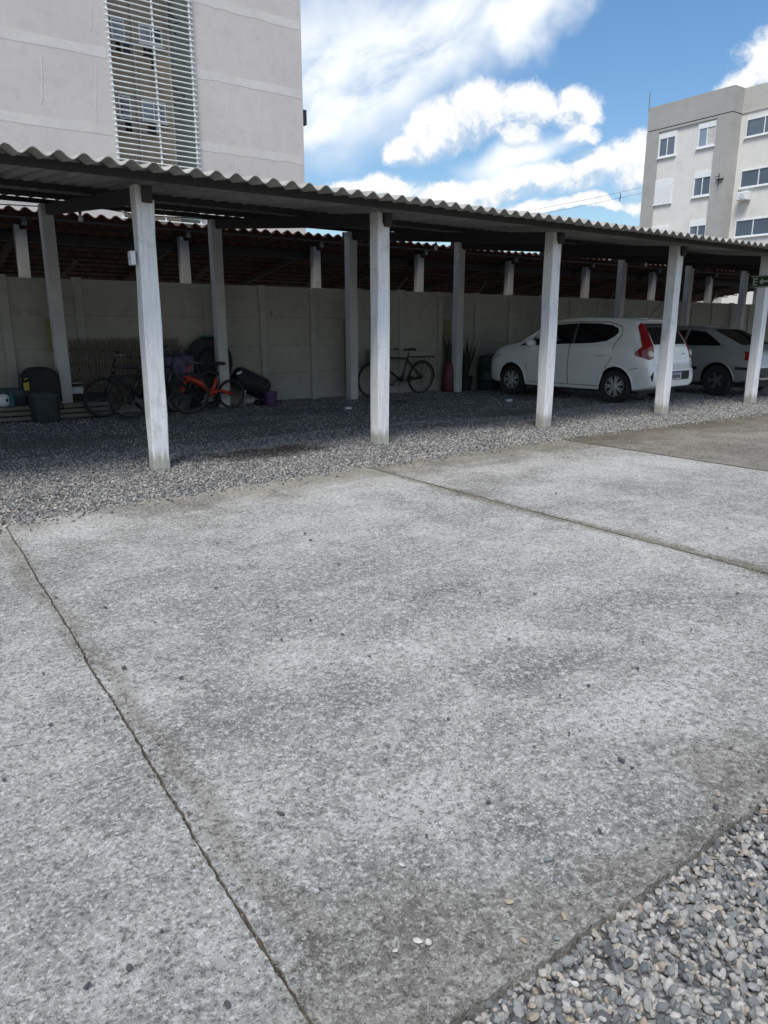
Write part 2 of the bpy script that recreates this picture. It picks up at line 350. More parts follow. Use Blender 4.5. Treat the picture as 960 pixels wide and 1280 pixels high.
MT = dict(
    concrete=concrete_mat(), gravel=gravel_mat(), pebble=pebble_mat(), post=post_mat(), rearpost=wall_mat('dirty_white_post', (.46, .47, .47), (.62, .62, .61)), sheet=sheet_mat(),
    grit=simple('dark_grit', (.12, .112, .09), .9, var=.5, scale=3), soil=simple('bare_soil', (.16, .145, .115), .95, var=.4, scale=3, bmp=.5), dirt=simple('joint_dirt', (.06, .052, .036), .95, var=.5, scale=30, bmp=.6),
    darkwood=wood_mat('dark_stained_timber', (.016, .015, .015), (.04, .037, .035)), plank=wood_mat('grey_plank', (.10, .09, .075), (.24, .215, .18)),
    oldpost=wall_mat('old_post_render', (.16, .16, .158), (.23, .23, .222)),
    wall=wall_mat('precast_concrete', (.29, .28, .245), (.39, .375, .33)), wallpost=wall_mat('precast_post', (.30, .295, .265), (.40, .39, .355)), yellow=wall_mat('faded_yellow_paint', (.25, .215, .10), (.31, .27, .14)),
    tile=simple('clay_tile', (.10, .042, .028), .85, var=.5, scale=2.5, bmp=.4),
    render=wall_mat('pink_grey_render', (.50, .475, .465), (.555, .525, .515), .08, sc=.8), band=wall_mat('pale_render_band', (.545, .53, .525), (.60, .588, .582), .08, sc=1.),
    shaft=wall_mat('shaft_render', (.40, .33, .26), (.46, .385, .31), sc=.7), shaftgreen=wall_mat('shaft_green_render', (.16, .21, .20), (.22, .27, .26), sc=.7),
    cream=wall_mat('cream_render', (.63, .625, .595), (.68, .675, .645), .10, sc=.5, bmp=.2), grey=wall_mat('grey_render', (.33, .33, .315), (.375, .375, .36), sc=.5, bmp=.2), bandgrey=wall_mat('light_grey_render', (.44, .43, .40), (.49, .48, .45), sc=.5, bmp=.2),
    whiteframe=simple('white_aluminium', (.74, .76, .78), .4, var=.06), grille=simple('pale_grille_paint', (.68, .72, .72), .45, var=.12, scale=3),
    pane=glass_mat('window_glass', (.09, .12, .155)), paneblue=glass_mat('curtained_glass', (.22, .28, .36), .15), curtain=simple('pale_curtain', (.5, .5, .48), .8, var=.2),
    carwhite=simple('white_car_paint', (.82, .825, .80), .25, var=.03, scale=2, coat=.8), cargrey=simple('grey_car_paint', (.40, .415, .405), .32, .4, var=.05, scale=2, coat=.5),
    cargl=glass_mat('dark_car_glass', (.006, .007, .009), .03), rubber=simple('tyre_rubber', (.018, .018, .019), .8, var=.3, scale=20, bmp=.3), blackp=simple('black_plastic', (.015, .016, .018), .55, var=.3, scale=10),
    alloy=simple('silver_alloy', (.55, .56, .57), .35, .6, var=.08), redlens=simple('red_lens', (.22, .008, .010), .12, var=.1, coat=.3), clearlens=simple('clear_lens', (.62, .55, .47), .15, var=.1, coat=1.),
    plate=simple('number_plate', (.55, .57, .6), .4, var=.08), chrome=simple('chrome', (.6, .6, .62), .15, 1., var=.05), steel=simple('worn_steel', (.23, .23, .23), .45, .8, var=.3, scale=15),
    bikeblack=simple('black_bike_paint', (.018, .018, .02), .35, var=.2, coat=.4), bikered=simple('orange_red_bike_paint', (.62, .045, .018), .35, var=.12, coat=.5), decal=simple('orange_decal', (.55, .2, .07), .5),
    tan=simple('tan_tyre_wall', (.36, .33, .26), .7), bag=simple('black_nylon', (.012, .013, .018), .7, var=.4, scale=6, bmp=.5), bin=simple('dark_blue_grey_plastic', (.025, .034, .042), .5, var=.25), yellowp=simple('yellow_plastic', (.42, .30, .05), .5),
    cloth=simple('slate_cloth', (.055, .075, .085), .9, var=.3, scale=6, bmp=.5), purplecloth=simple('mauve_cloth', (.10, .095, .15), .9, var=.45, scale=9, bmp=.6), teal=simple('teal_fabric', (.03, .12, .13), .8, var=.3),
    purple=simple('purple_plastic', (.075, .028, .10), .4, var=.15), red=simple('dark_red_glaze', (.09, .010, .022), .5, var=.25, scale=5), leaf=simple('dark_leaf', (.022, .038, .02), .6, var=.4), drum=simple('dark_teal_plastic', (.012, .028, .036), .5, var=.3),
    white=simple('white_plastic', (.68, .70, .71), .5, var=.06), bulb=simple('bulb_glass', (.7, .72, .7), .15, var=.05), greensign=simple('dark_green_sign', (.018, .045, .028), .5, var=.3), signpale=simple('pale_sign_print', (.46, .52, .42), .6),
    darkrim=simple('dark_rim', (.07, .07, .072), .4, .5, var=.2), cane=simple('weathered_cane', (.13, .105, .085), .85, var=.4, scale=12), cable=simple('black_cable', (.02, .02, .02), .6))

# ------------------------------------------------------------------ ground, paving, gravel
mb = MB(); mb.add([(-900, -900, -.09), (900, -900, -.09), (900, 900, -.09), (-900, 900, -.09)], [(0, 1, 2, 3)])
tag(mb.build('ground', MT['soil']), kind='structure')
def wob(seed, amp, fr=1.):
    ph = [random.uniform(0, 6.28) for _ in range(6)]
    return lambda t: amp*sum(math.sin(t*fr*(1.7**i)*2+ph[i])/(1.4**i) for i in range(6))
FARK = ([-8, .7, 2, 3.4, 6.9, 11.6, 16, 34], [5.30, 5.40, 5.54, 5.66, 5.84, 5.76, 5.72, 5.72])
wf = wob(1, .013, 1.6); wn_ = wob(2, .0022, 4.); 
NEK = [.828, .828, .817, .812, .815, .813, .818, .815]
def faredge(x): return float(np.interp(x, *FARK))+wf(x)
def nearedge(x): return float(np.interp(x, [0, .70, .92, 1.15, 1.43, 1.70, 1.93, 6], NEK))+wn_(x)+.003*math.sin(x*7)
JO = [lambda y: -60., lambda y, w=wob(3, .0022, 2.6): .53+(y-.98)*.035+w(y), lambda y, w=wob(4, .0025, 2.2): 3.91+w(y), lambda y, w=wob(5, .002, 2.): 6.88+w(y), lambda y: 34.]
pav = tag(empty('concrete_pavement'), kind='structure')
for i in range(4):
    xl = (lambda y: -8.) if i == 0 else (lambda y, j=JO[i], g=[.005, .005, .009, .006][i]: j(y)+g+random.uniform(-.002, .0035)); xr = (lambda y, j=JO[i+1], g=[.004, .009, .006, 0][i]: j(y)-g+random.uniform(-.0035, .002)) if i < 3 else (lambda y: 34.)
    dz = [.002, 0, -.004, .0][i]
    ol = []
    y0 = .8; ys = np.linspace(.82, 5.3, 60)
    xs = np.linspace(xl(.8), xr(.8), [240, 150, 120, 120][i])
    for x in xs[:-1]: ol.append((x, nearedge(x)+random.uniform(-.0035, .0035)))
    for y in np.linspace(nearedge(xr(.8)), faredge(xr(5.6)), 230)[:-1]: ol.append((xr(y), y))
    for x in np.linspace(xr(5.6), xl(5.5), 60)[:-1]: ol.append((x, faredge(x)))
    for y in np.linspace(faredge(xl(5.5)), nearedge(xl(.8)), 230)[:-1]: ol.append((xl(y), y))
    bm = bmesh.new(); vs = [bm.verts.new((x, y, dz)) for x, y in ol]; f = bm.faces.new(vs)
    bmesh.ops.recalc_face_normals(bm, faces=[f])
    if f.normal.z < 0: f.normal_flip()
    rim = bmesh.ops.inset_region(bm, faces=[f], thickness=.006, depth=0)
    for v in vs: v.co.z -= .005
    edges = [e for e in bm.edges if len(e.link_faces) == 1]
    ex = bmesh.ops.extrude_edge_only(bm, edges=edges)
    for v in ex['geom']:
        if isinstance(v, bmesh.types.BMVert): v.co.z = -.085
    bmesh.ops.triangulate(bm, faces=[f for f in bm.faces if len(f.verts) > 4])
    me = bpy.data.meshes.new('concrete_slab'); bm.to_mesh(me); bm.free(); me.materials.append(MT['concrete'])
    o = inst('concrete_slab', me, pav); o['tint'] = [.0, .0, .08, .85][i]
mb = MB()
for j, zt in ((JO[1], -.011), (JO[2], -.009), (JO[3], -.006)):
    ys = np.linspace(.9, 5.75, 50)
    for a, b_ in zip(ys[:-1], ys[1:]):
        mb.add([(j(a)-.02, a, zt), (j(a)+.02, a, zt), (j(b_)+.02, b_, zt), (j(b_)-.02, b_, zt)], [(0, 1, 2, 3)])
mb.build('joint_filler', MT['dirt'], pav)
# gravel: bed sheets plus real stones
def bed(name, x0, x1, y0, y1, zf, nx, ny):
    xs = np.linspace(x0, x1, nx); ys = np.linspace(y0, y1, ny)
    vs = [(x, y, zf(x, y)) for y in ys for x in xs]
    fs = [(j*nx+i, j*nx+i+1, (j+1)*nx+i+1, (j+1)*nx+i) for j in range(ny-1) for i in range(nx-1)]
    mb = MB(); mb.add(vs, fs); return tag(mb.build(name, MT['gravel'], smooth=True), kind='structure')
wg = wob(7, .006, .5); wg2 = wob(8, .006, .7)
def zfar(x, y): t = min(1, max(0, (y-6.0)/1.2)); return -.016+t*(wg(x)+wg2(y*1.3+x*.3)*.8)
def znear(x, y): t = min(1, max(0, (.78-y)/.3)); return -.034+t*(wg(x*2)*.7+wg2(y*2.3+x)*.8)
bed('gravel_strip', -8, 34, 5.25, 13.4, zfar, 130, 50)
bed('gravel_verge', -3, 14, -4, .84, znear, 90, 40)
pebs = bpy.data.collections.new('pebble_shapes')
for i in range(7):
    bm = bmesh.new(); bmesh.ops.create_icosphere(bm, subdivisions=2, radius=.5)
    sx, sy, sz = random.uniform(.85, 1.25), random.uniform(.7, .95), random.uniform(.55, .8)
    cuts = [(Vector((random.gauss(0, 1), random.gauss(0, 1), random.gauss(0, 1))).normalized(), random.uniform(.30, .43)) for _ in range(9)]
    for v in bm.verts:
        for n_, d_ in cuts:
            t = v.co.dot(n_)
            if t > d_: v.co -= n_*(t-d_)
        v.co = Vector((v.co.x*sx, v.co.y*sy, v.co.z*sz))*random.uniform(.94, 1.08)
    me = bpy.data.meshes.new('pebble'); bm.to_mesh(me); bm.free(); me.materials.append(MT['pebble'])
    me.polygons.foreach_set('use_smooth', [True]*len(me.polygons)); me.set_sharp_from_angle(angle=R(28))
    pebs.objects.link(bpy.data.objects.new('pebble', me))
grits = bpy.data.collections.new('grit_shapes')
for po in list(pebs.objects)[:4]:
    me = po.data.copy(); me.materials.clear(); me.materials.append(MT['grit']); grits.objects.link(bpy.data.objects.new('grit_grain', me))
def scatter(name, pts, smin, smax, col=None):
    me = bpy.data.meshes.new(name); me.from_pydata([tuple(p) for p in pts], [], []); o = bpy.data.objects.new(name, me); COL.objects.link(o)
    g = bpy.data.node_groups.new(name, 'GeometryNodeTree')
    g.interface.new_socket('Geometry', in_out='INPUT', socket_type='NodeSocketGeometry'); g.interface.new_socket('Geometry', in_out='OUTPUT', socket_type='NodeSocketGeometry')
    k = NT(g); gi = k.n('NodeGroupInput'); go = k.n('NodeGroupOutput'); ip = k.n('GeometryNodeInstanceOnPoints'); ci = k.n('GeometryNodeCollectionInfo')
    ci.inputs[0].default_value = col or pebs; ci.inputs['Separate Children'].default_value = True; ci.inputs['Reset Children'].default_value = True
    r1 = k.n('FunctionNodeRandomValue', data_type='FLOAT_VECTOR'); r1.inputs[0].default_value = (-1.1, -1.1, 0); r1.inputs[1].default_value = (1.1, 1.1, 6.28)
    r2 = k.n('FunctionNodeRandomValue', data_type='FLOAT'); r2.inputs[2].default_value = smin; r2.inputs[3].default_value = smax
    r2.inputs['Seed'].default_value = 5
    L = g.links
    L.new(gi.outputs[0], ip.inputs['Points']); L.new(ci.outputs[0], ip.inputs['Instance']); ip.inputs['Pick Instance'].default_value = True
    L.new(r1.outputs['Value'], ip.inputs['Rotation']); L.new(r2.outputs[1], ip.inputs['Scale']); L.new(ip.outputs[0], go.inputs[0])
    md = o.modifiers.new('scatter', 'NODES'); md.node_group = g
    return tag(o, kind='stuff')
def randpts(n, x0, x1, y0, y1, zf, up=.008, bare=False):
    xs = rng.uniform(x0, x1, n); ys = rng.uniform(y0, y1, n)
    if bare:
        q = [noise.noise(Vector((x*.55, y*.9, 3.3)))+.5*noise.noise(Vector((x*1.7, y*2.2, 1.))) for x, y in zip(xs, ys)]
        kp = [(q_ > -.22) or random.random() < .25 or y < 6.6 for q_, y in zip(q, ys)]; xs = xs[kp]; ys = ys[kp]
    return [(x, y, zf(x, y)+random.uniform(-.004, up)) for x, y in zip(xs, ys)]
p = [q for q in randpts(64000, -.4, 4.5, -.9, .84, znear, .016) if q[1] < nearedge(q[0])-.004]
p += [q for q in randpts(14000, 4.5, 9, -.9, .84, znear) if q[1] < nearedge(q[0])-.004]
o = scatter('gravel', p, .010, .029); tag(o, 'loose pale grey crushed stone filling the verge in the near corner', 'gravel')
p = [q for q in randpts(72000, -1.5, 13, 5.2, 8.2, zfar, .012, True) if q[1] > faredge(q[0])-abs(random.gauss(0, .02))]
p += randpts(26000, -1.5, 16, 8.2, 12.1, zfar, .006, True)+randpts(12000, 13, 22, 5.8, 9.5, zfar, .006)
p += [(x, faredge(x)-abs(random.gauss(0, .11)), .004) for x in rng.uniform(-1.5, 13, 800)]
o = scatter('gravel', p, .012, .029); tag(o, 'blue grey gravel covering the bays beneath the corrugated roof', 'gravel')

for jn, n_ in ((JO[1], 500), (JO[2], 500)):
    ys = rng.uniform(.85, 5.4, n_); p_ = [(jn(y)+random.gauss(0, .006), y, random.uniform(-.011, -.005)) for y in ys]
    q_ = [(jn(y)+random.gauss(0, .035), y, .0015) for y in rng.uniform(.85, 5.4, 160)]
    if jn is JO[1]: jp = p_+q_
    else: jp += p_+q_
jp += [(x, nearedge(x)+abs(random.gauss(0, .05)), .003) for x in rng.uniform(.4, 4.5, 200)]
o = scatter('grit', jp, .003, .010, grits); tag(o, 'fine dark grit caught in the joints between the concrete slabs', 'grit')
# loose stones lying on the slabs
STN = [(350, 1018, 13, 'd'), (401, 1113, 12, 'd'), (503, 1083, 13, 'p'), (522, 1178, 18, 'p'), (535, 1180, 15, 'p'), (494, 1190, 11, 'p'), (610, 1005, 14, 'd'), (533, 1046, 10, 'd'), (685, 1076, 16, 'g'), (694, 1101, 13, 'g'), (637, 1129, 17, 't'), (704, 1147, 15, 't'), (749, 1040, 12, 'd'), (776, 952, 13, 'd'), (790, 961, 10, 'd'), (899, 994, 14, 't'), (895, 1010, 15, 'd'), (914, 936, 12, 'b'), (808, 1062, 10, 'd'), (762, 1120, 12, 'g'), (696, 1174, 16, 'g'), (654, 1178, 14, 't'), (711, 918, 9, 'd'), (109, 1235, 20, 'd'), (161, 1212, 14, 'd'), (285, 1258, 15, 'd'), (202, 1166, 11, 'd'), (5, 976, 10, 'd'), (64, 907, 10, 'd'),
       (236, 1018, 10, 'b'), (260, 1062, 9, 'p'), (155, 836, 10, 'd'), (54, 843, 8, 'd'), (194, 779, 8, 'd'), (226, 849, 8, 'd'), (226, 848, 9, 'd'), (132, 760, 8, 'd'), (70, 748, 8, 'd'), (145, 703, 6, 'd'), (352, 801, 8, 'd'), (347, 759, 7, 'd'), (388, 776, 7, 'd'), (428, 794, 9, 'd'), (381, 668, 8, 'd'), (388, 676, 7, 'd'), (270, 736, 7, 'd'), (272, 680, 6, 'd'), (423, 706, 7, 'd'), (572, 687, 6, 'd'), (669, 743, 7, 'd'), (797, 836, 9, 'd'), (736, 858, 8, 'd'), (804, 804, 7, 'd'), (922, 743, 8, 'd'), (909, 661, 6, 'd'), (820, 665, 6, 'd'), (767, 637, 5, 'd'), (695, 618, 7, 'd'), (843, 672, 5, 'p'), (565, 770, 6, 'd'), (636, 800, 7, 'd'), (517, 748, 6, 'd'), (462, 822, 7, 'd'), (316, 701, 6, 'd'), (600, 742, 6, 'd'), (864, 788, 7, 'd'), (700, 870, 8, 'd'), (470, 935, 8, 'b'), (560, 900, 7, 'd'), (668, 935, 8, 'd')]
SC = {'d': ('dark grey', (.07, .07, .07)), 'p': ('pale', (.46, .44, .41)), 'g': ('blue grey', (.17, .20, .20)), 't': ('tan', (.33, .28, .20)), 'b': ('brown', (.14, .10, .07))}
smats = {c: simple('loose_stone_'+c, SC[c][1], .85, var=.3, scale=40, bmp=.5) for c in SC}
SLAB = ['left slab', 'central slab', 'right slab', 'brown slab']
for (x, y, px, c) in STN:
    g = gnd(x, y); dist = float(np.dot(g-CAM, fw)); r_ = px/F*dist*random.uniform(.30, .42)
    bm = bmesh.new(); bmesh.ops.create_icosphere(bm, subdivisions=2, radius=1)
    a, b_, h = random.uniform(.85, 1.35), random.uniform(.5, .85), random.uniform(.4, .7)
    cuts = [(Vector((random.gauss(0, 1), random.gauss(0, 1), random.gauss(0, 1))).normalized(), random.uniform(.5, .8)) for _ in range(9)]
    for v in bm.verts:
        for n_, d_ in cuts:
            t = v.co.dot(n_)
            if t > d_: v.co -= n_*(t-d_)
        v.co = Vector((v.co.x*a, v.co.y*b_, max(v.co.z*h, -.25)+.2))*r_
    me = bpy.data.meshes.new('loose_stone'); bm.to_mesh(me); bm.free(); me.materials.append(smats[c])
    o = inst('loose_stone', me, None, (g[0], g[1], .003), (0, 0, random.uniform(0, 6)))
    si = 0 if g[0] < .6 else (1 if g[0] < 3.9 else 2)
    adj = SC[c][0]; size = 'bigger' if r_ > .0085 else ('medium' if r_ > .0062 else 'tiny')
    dep = 'by the near gravel' if g[1] < 1.25 else ('in the middle' if g[1] < 2.6 else 'towards the carport')
    sd_ = 'by the left joint' if abs(g[0]-.55) < .35 else ('by the right joint' if abs(g[0]-3.9) < .45 else ('left of centre' if g[0] < 1.75 else 'right of centre'))
    if si != 1: sd_ = ''
    tag(o, f'{size} {adj} stone on the {SLAB[si]}, {dep} {sd_}'.strip(), 'stone', f'{size} {adj} stones on the {SLAB[si]} {dep} {sd_}'.strip())

# ------------------------------------------------------------------ carport
XP = [2.31+2.76*i for i in range(-2, 9)]; XP[2:7] = [2.27, 4.90, 7.71, 10.5, 13.25]
XR = [x for x in XP]; XR[2:9] = [2.55, 5.11, 7.77, 10.45, 13.15, 15.84, 18.77]; XR[9:] = [21.62, 24.4]
YF, YR = 6.86, 11.8
def zsheet(y): return 2.555+.10*(y-6.1)
def zbeam(y): return 2.485+.10*(y-6.4)       # top of the cross beams
cp = empty('carport', (2.3, YF, 0), 0, 'white post carport with corrugated fibre cement roof over gravel bays', 'carport'); CO = Vector((2.3, YF, 0))
def post(x, y, ztop, znotch, w=.080, z0=-.08, seed=0, lean=0.):
    """rough square post, its right half cut lower to carry the beam"""
    random.seed(seed+int(x*100)); mb = MB(); lv = [z0, .15, .5, .9, 1.3, 1.7, 2.1, znotch]
    j = lambda: random.uniform(-.006, .006)
    rings = []
    for z in lv: rings.append([(-w+j(), -w+j(), z), (-.015, -w+j(), z), (w+j(), -w+j(), z), (w+j(), w+j(), z), (-.015, w+j(), z), (-w+j(), w+j(), z)])
    vs = [p for r_ in rings for p in r_]; fs = [tuple(range(5, -1, -1))]
    for i in range(len(lv)-1):
        for q in range(6): fs.append((i*6+q, i*6+(q+1) % 6, i*6+6+(q+1) % 6, i*6+6+q))
    b0 = (len(lv)-1)*6; vs += [(-w, -w, ztop), (-.015, -w, ztop-.012), (-.015, w, ztop-.01), (-w, w, ztop)]; t0 = len(vs)-4
    fs += [(b0+1, b0+2, b0+3, b0+4), (b0, b0+1, t0+1, t0), (b0+1, b0+4, t0+2, t0+1), (b0+4, b0+5, t0+3, t0+2), (b0+5, b0, t0, t0+3), (t0, t0+1, t0+2, t0+3)]
    mb.add(vs, fs); return mb
for i, (xf, xr) in enumerate(zip(XP, XR)):
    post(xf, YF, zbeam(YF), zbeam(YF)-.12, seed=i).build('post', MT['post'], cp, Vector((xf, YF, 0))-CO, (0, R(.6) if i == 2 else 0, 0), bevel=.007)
    post(xr, YR, zbeam(YR), zbeam(YR)-.13, w=.085, seed=i+50).build('post', MT['rearpost'], cp, Vector((xr, YR, 0))-CO, bevel=.007)
    mb = MB(); mb.bar((xf+.035, 6.73, zbeam(6.70)-.07), (xr+.045, 12.1, zbeam(12.1)-.07), .085, .14); mb.build('beam', MT['darkwood'], cp, -CO, bevel=.004)
for y in (6.40, 8.8, 10.4, 11.93):
    for a, b_ in zip(XP[:-1], XP[1:]):
        mb = MB(); e = .0 if a != XP[0] else .6
        mb.box(a+.045-e, b_+.042, y-.03, y+.03, zbeam(y)+.012, zbeam(y)+.074, jit=.002); mb.build('purlin', MT['darkwood'], cp, -CO)
PIT = .177; NW = 6
def sheet_mesh(y0, y1, dz):
    mb = MB(); n = NW*10; ny = 5; top = []; vs = []
    for kz, off in ((0, 0.), (1, -.007)):
        for jy in range(ny):
            y = y0+(y1-y0)*jy/(ny-1)
            for i in range(n+1):
                x = i/10*PIT; vs.append((x, y, zsheet(y)+dz+.026*math.cos(2*math.pi*i/10)+off))
    st = n+1; fs = []
    for jy in range(ny-1):
        for i in range(n):
            a = jy*st+i; fs.append((a, a+1, a+st+1, a+st)); o2 = ny*st; fs.append((o2+a, o2+a+st, o2+a+st+1, o2+a+1))
    o2 = ny*st
    for i in range(n): fs.append((i, o2+i, o2+i+1, i+1)); b = (ny-1)*st; fs.append((b+i, b+i+1, o2+b+i+1, o2+b+i))
    for jy in range(ny-1): a = jy*st; fs.append((a, a+st, o2+a+st, o2+a)); b = a+n; fs.append((b, o2+b, o2+b+st, b+st))
    mb.add(vs, fs); return mb.mesh('roof_sheet', MT['sheet'], autos=40)
shF = sheet_mesh(0, 3.2, 0); shB = sheet_mesh(0, 2.92, 0)
random.seed(3)
X0 = 1.12-PIT*NW*6-.02
for i in range(29):
    x = X0+i*PIT*NW
    if x > 25: break
    for me, y0, dz in ((shF, 6.1, 0), (shB, 9.15, .011)):
        inst('roof_sheet', me, cp, Vector((x, y0+random.uniform(-.012, .012), zsheet(y0)-zsheet(0)+dz+(.004 if i % 2 else 0)))-CO, (0, 0, random.uniform(-.002, .002)))

# ------------------------------------------------------------------ boundary wall of precast panels
YW = 12.2
cw = empty('concrete_wall', (2, YW, 0), 0, 'precast concrete boundary wall of posts and stacked panels behind the bays', 'wall')
pm = MB().box(-.52, .52, -.02, .02, .003, .497).box(-.515, .515, -.006, .008, .45, .54).mesh('panel', MT['wall'], bevel=.006)
qm = MB().box(-.065, .065, -.06, .05, -.08, 2.05).mesh('wall_post', MT['wallpost'], bevel=.01)
qy = MB().box(-.065, .065, -.06, .05, -.08, 2.05).mesh('wall_post', MT['yellow'], bevel=.01)
for i in range(-4, 24):
    x = 1.92+i*1.045
    o = inst('wall_post', qm, cp and cw, (x-2, random.uniform(-.004, .004), random.uniform(-.03, .02)))
    for j in range(4): inst('wall_panel', pm, cw, (x+.5225-2, random.uniform(-.004, .004), j*.5+random.uniform(-.002, .002)), (random.uniform(-.006, .006), random.uniform(-.003, .003), 0))
for x, z0, z1 in ((onY(62, 400, YW)[0], .95, 1.47), (onY(440, 430, YW)[0]-.12, .05, 1.5), (onY(556, 430, YW)[0], .02, 1.5)):
    MB().box(-.07, .07, -.072, -.061, z0, z1, jit=.003).build('yellow_strip', MT['yellow'], cw, (x-2, 0, 0))

for xp in (161, 343, 30):
    q = onY(xp, 391, YW-.05); MB().box(-.055, .055, -.05, -.021, -.055, .055).build('conduit_box', MT['wallpost'], cw, (q[0]-2, 0, q[2]), bevel=.006)
# ------------------------------------------------------------------ neighbouring carport with clay tiles
tcp = empty('tiled_carport', (2, 13, 0), 0, 'neighbouring open shed with sagging clay tile roof behind the concrete wall', 'shed'); TO = Vector((2, 13, 0))
def ztile(y): return 3.035-.152*(y-12.75)
XE = 28.
random.seed(5)
for x in [-.4, 2.40, 5.02, 7.72, 10.34, 13.11, 15.94, 18.87, 21.79, 24.7]:
    post(x, 13, 2.87, 2.80, seed=9).build('post', MT['oldpost'], tcp, Vector((x, 13, 0))-TO, bevel=.007)
    MB().box(-.07, .07, -.07, .07, -.08, 2.3).build('post', MT['oldpost'], tcp, Vector((x+.1, 17, 0))-TO, bevel=.006)
    MB().bar((x+.04, 12.8, ztile(12.8)-.13), (x+.04, 17.6, ztile(17.6)-.13), .07, .10).build('rafter', MT['darkwood'], tcp, -TO)
    MB().bar((x+.75, 15.2, 1.95), (x+1.35, 15.2, ztile(15.2)-.1), .05, .07).build('brace', MT['plank'], tcp, -TO)
    MB().box(x-.01, x+2.72 if x < 24 else XE, 13.36, 13.44, 2.66, 2.80).build('tie_beam', MT['darkwood'], tcp, -TO)
for y in np.arange(12.85, 17.7, .38): MB().box(-3, XE, y-.02, y+.02, ztile(y)-.075, ztile(y)-.045).build('batten', MT['darkwood'], tcp, -TO)
TW = .225
def tile_geo():
    pts = []
    for i in range(9):
        t = i/8; pts.append((t*TW*1.08, .032*math.sin(t*2*math.pi)+.006))
    vs = []; 
    for y in (0, .42):
        for off in (0, -.013):
            for (x, z) in pts: vs.append((x, y, z+off+(.014 if y == 0 else -.006)))
    n = 9; fs = []
    for i in range(n-1):
        fs += [(i, i+1, 2*n+i+1, 2*n+i), (n+i, 3*n+i, 3*n+i+1, n+i+1), (i, n+i, n+i+1, i+1), (2*n+i, 2*n+i+1, 3*n+i+1, 3*n+i)]
    return vs, fs
tv, tf = tile_geo(); tme = MB().add(tv, tf).mesh('roof_tile', MT['tile'], autos=50)
sl_ = -math.atan(.152); stuff = MB(); cnt = 0
for row, y in enumerate(np.arange(12.72, 17.6, .38)):
    xs = np.arange(-3, XE-.2, TW)
    for x in xs:
        z = ztile(y)+random.uniform(-.006, .006)+.03*math.sin(x*.9)*(.5)
        if row < 3 and 1.5 < x < 24.5 and cnt < 298:
            inst('roof_tile', tme, tcp, Vector((x, y+random.uniform(-.015, .015), z))-TO, (sl_+random.uniform(-.02, .02), random.uniform(-.03, .03), random.uniform(-.02, .02))); cnt += 1
        else:
            q = Euler((sl_+random.uniform(-.02, .02), random.uniform(-.03, .03), random.uniform(-.02, .02))).to_matrix()
            stuff.add([q @ Vector(v)+Vector((x, y, z)) for v in tv], tf)
o = stuff.build('roof_tiles', MT['tile'], tcp, -TO, autos=50); o['kind'] = 'stuff'

# ------------------------------------------------------------------ apartment block on the left (end wall with a grilled light shaft)
YB = 30.
def bz(x, y): return float(onY(x, y, YB)[2])
def bx_(x, y): return float(onY(x, y, YB)[0])
lb = empty('apartment_building', (bx_(379, 150), YB, 0), 0, 'pink grey rendered apartment block with pale bands and a tall barred light shaft', 'building'); LO = Vector(lb.location)
XRt = bx_(379, 150); XL = -12.; ZT = 17.; gx0, gx1 = bx_(139, 100), bx_(241, 100)
mb = MB()
mb.box(XL, gx0, YB, YB+12, -.1, ZT); mb.box(gx1, XRt, YB, YB+12, -.1, ZT); mb.box(gx0+.001, gx1-.001, YB+2.25, YB+12, -.1, ZT-.01)
mb.build('wall', MT['render'], lb, -LO)
mb = MB(); mb.box(gx0+.002, gx1-.06, YB+2.2, YB+2.249, 0, ZT-.02); mb.build('shaft_wall', MT['shaft'], lb, -LO)
mb = MB(); mb.box(gx1-.05, gx1-.002, YB+.03, YB+2.249, 0, ZT-.03); mb.build('shaft_wall', MT['shaftgreen'], lb, -LO)
mb = MB(); mb.box(XL-.15, XRt+.15, YB-.15, YB+12.1, ZT, ZT+.25); mb.build('roof', MT['bandgrey'], lb, -LO)
random.seed(11)
def strip(pts, w, me_name='plaster_band', mat='band', d=.005):
    """irregular strip of plaster lying on the end wall"""
    for (xa, za), (xb, zb) in [(pts[0], pts[-1])]:
        n = 14; up = []; dn = []
        for i in range(n+1):
            t = i/n; x = xa+(xb-xa)*t; z = za+(zb-za)*t
            if abs(xb-xa) > abs(zb-za): up.append((x, z+w/2+random.uniform(-.03, .03)*min(1, w*4))); dn.append((x, z-w/2+random.uniform(-.03, .03)*min(1, w*4)))
            else: c_ = random.uniform(-.02, .02); up.append((x+w/2+c_, z)); dn.append((x-w/2+c_, z))
        MB().prism(up+dn[::-1], YB-d-(.002+random.uniform(0, .003) if me_name != 'plaster_band' else 0), YB-.002).build(me_name, MT[mat], lb, -LO)
zb = [bz(377, 28)-.05, bz(377, 117)-.05, bz(380, 205)-.05, bz(380, 205)-2.65, bz(377, 28)+2.6]
zb = sorted([zb[1]+d for d in (-5.2, -2.6, 0, 2.6, 5.2)])
for z in zb:
    strip([(XL+.1, z), (gx0-.1, z)], .34); strip([(gx1+.1, z), (XRt-.05, z)], .34)
for x, ya, yb in ((285, 110, 185), (325, 118, 200), (120, 80, 165), (114, 0, 38), (285, 72, 95), (296, 195, 225), (52, 70, 130)):
    strip([(bx_(x, ya), bz(x, ya)), (bx_(x, yb), bz(x, yb))], .045, 'plaster_crack')
strip([(bx_(106, 163), bz(106, 163)), (bx_(126, 165), bz(126, 165))], .06, 'plaster_crack')
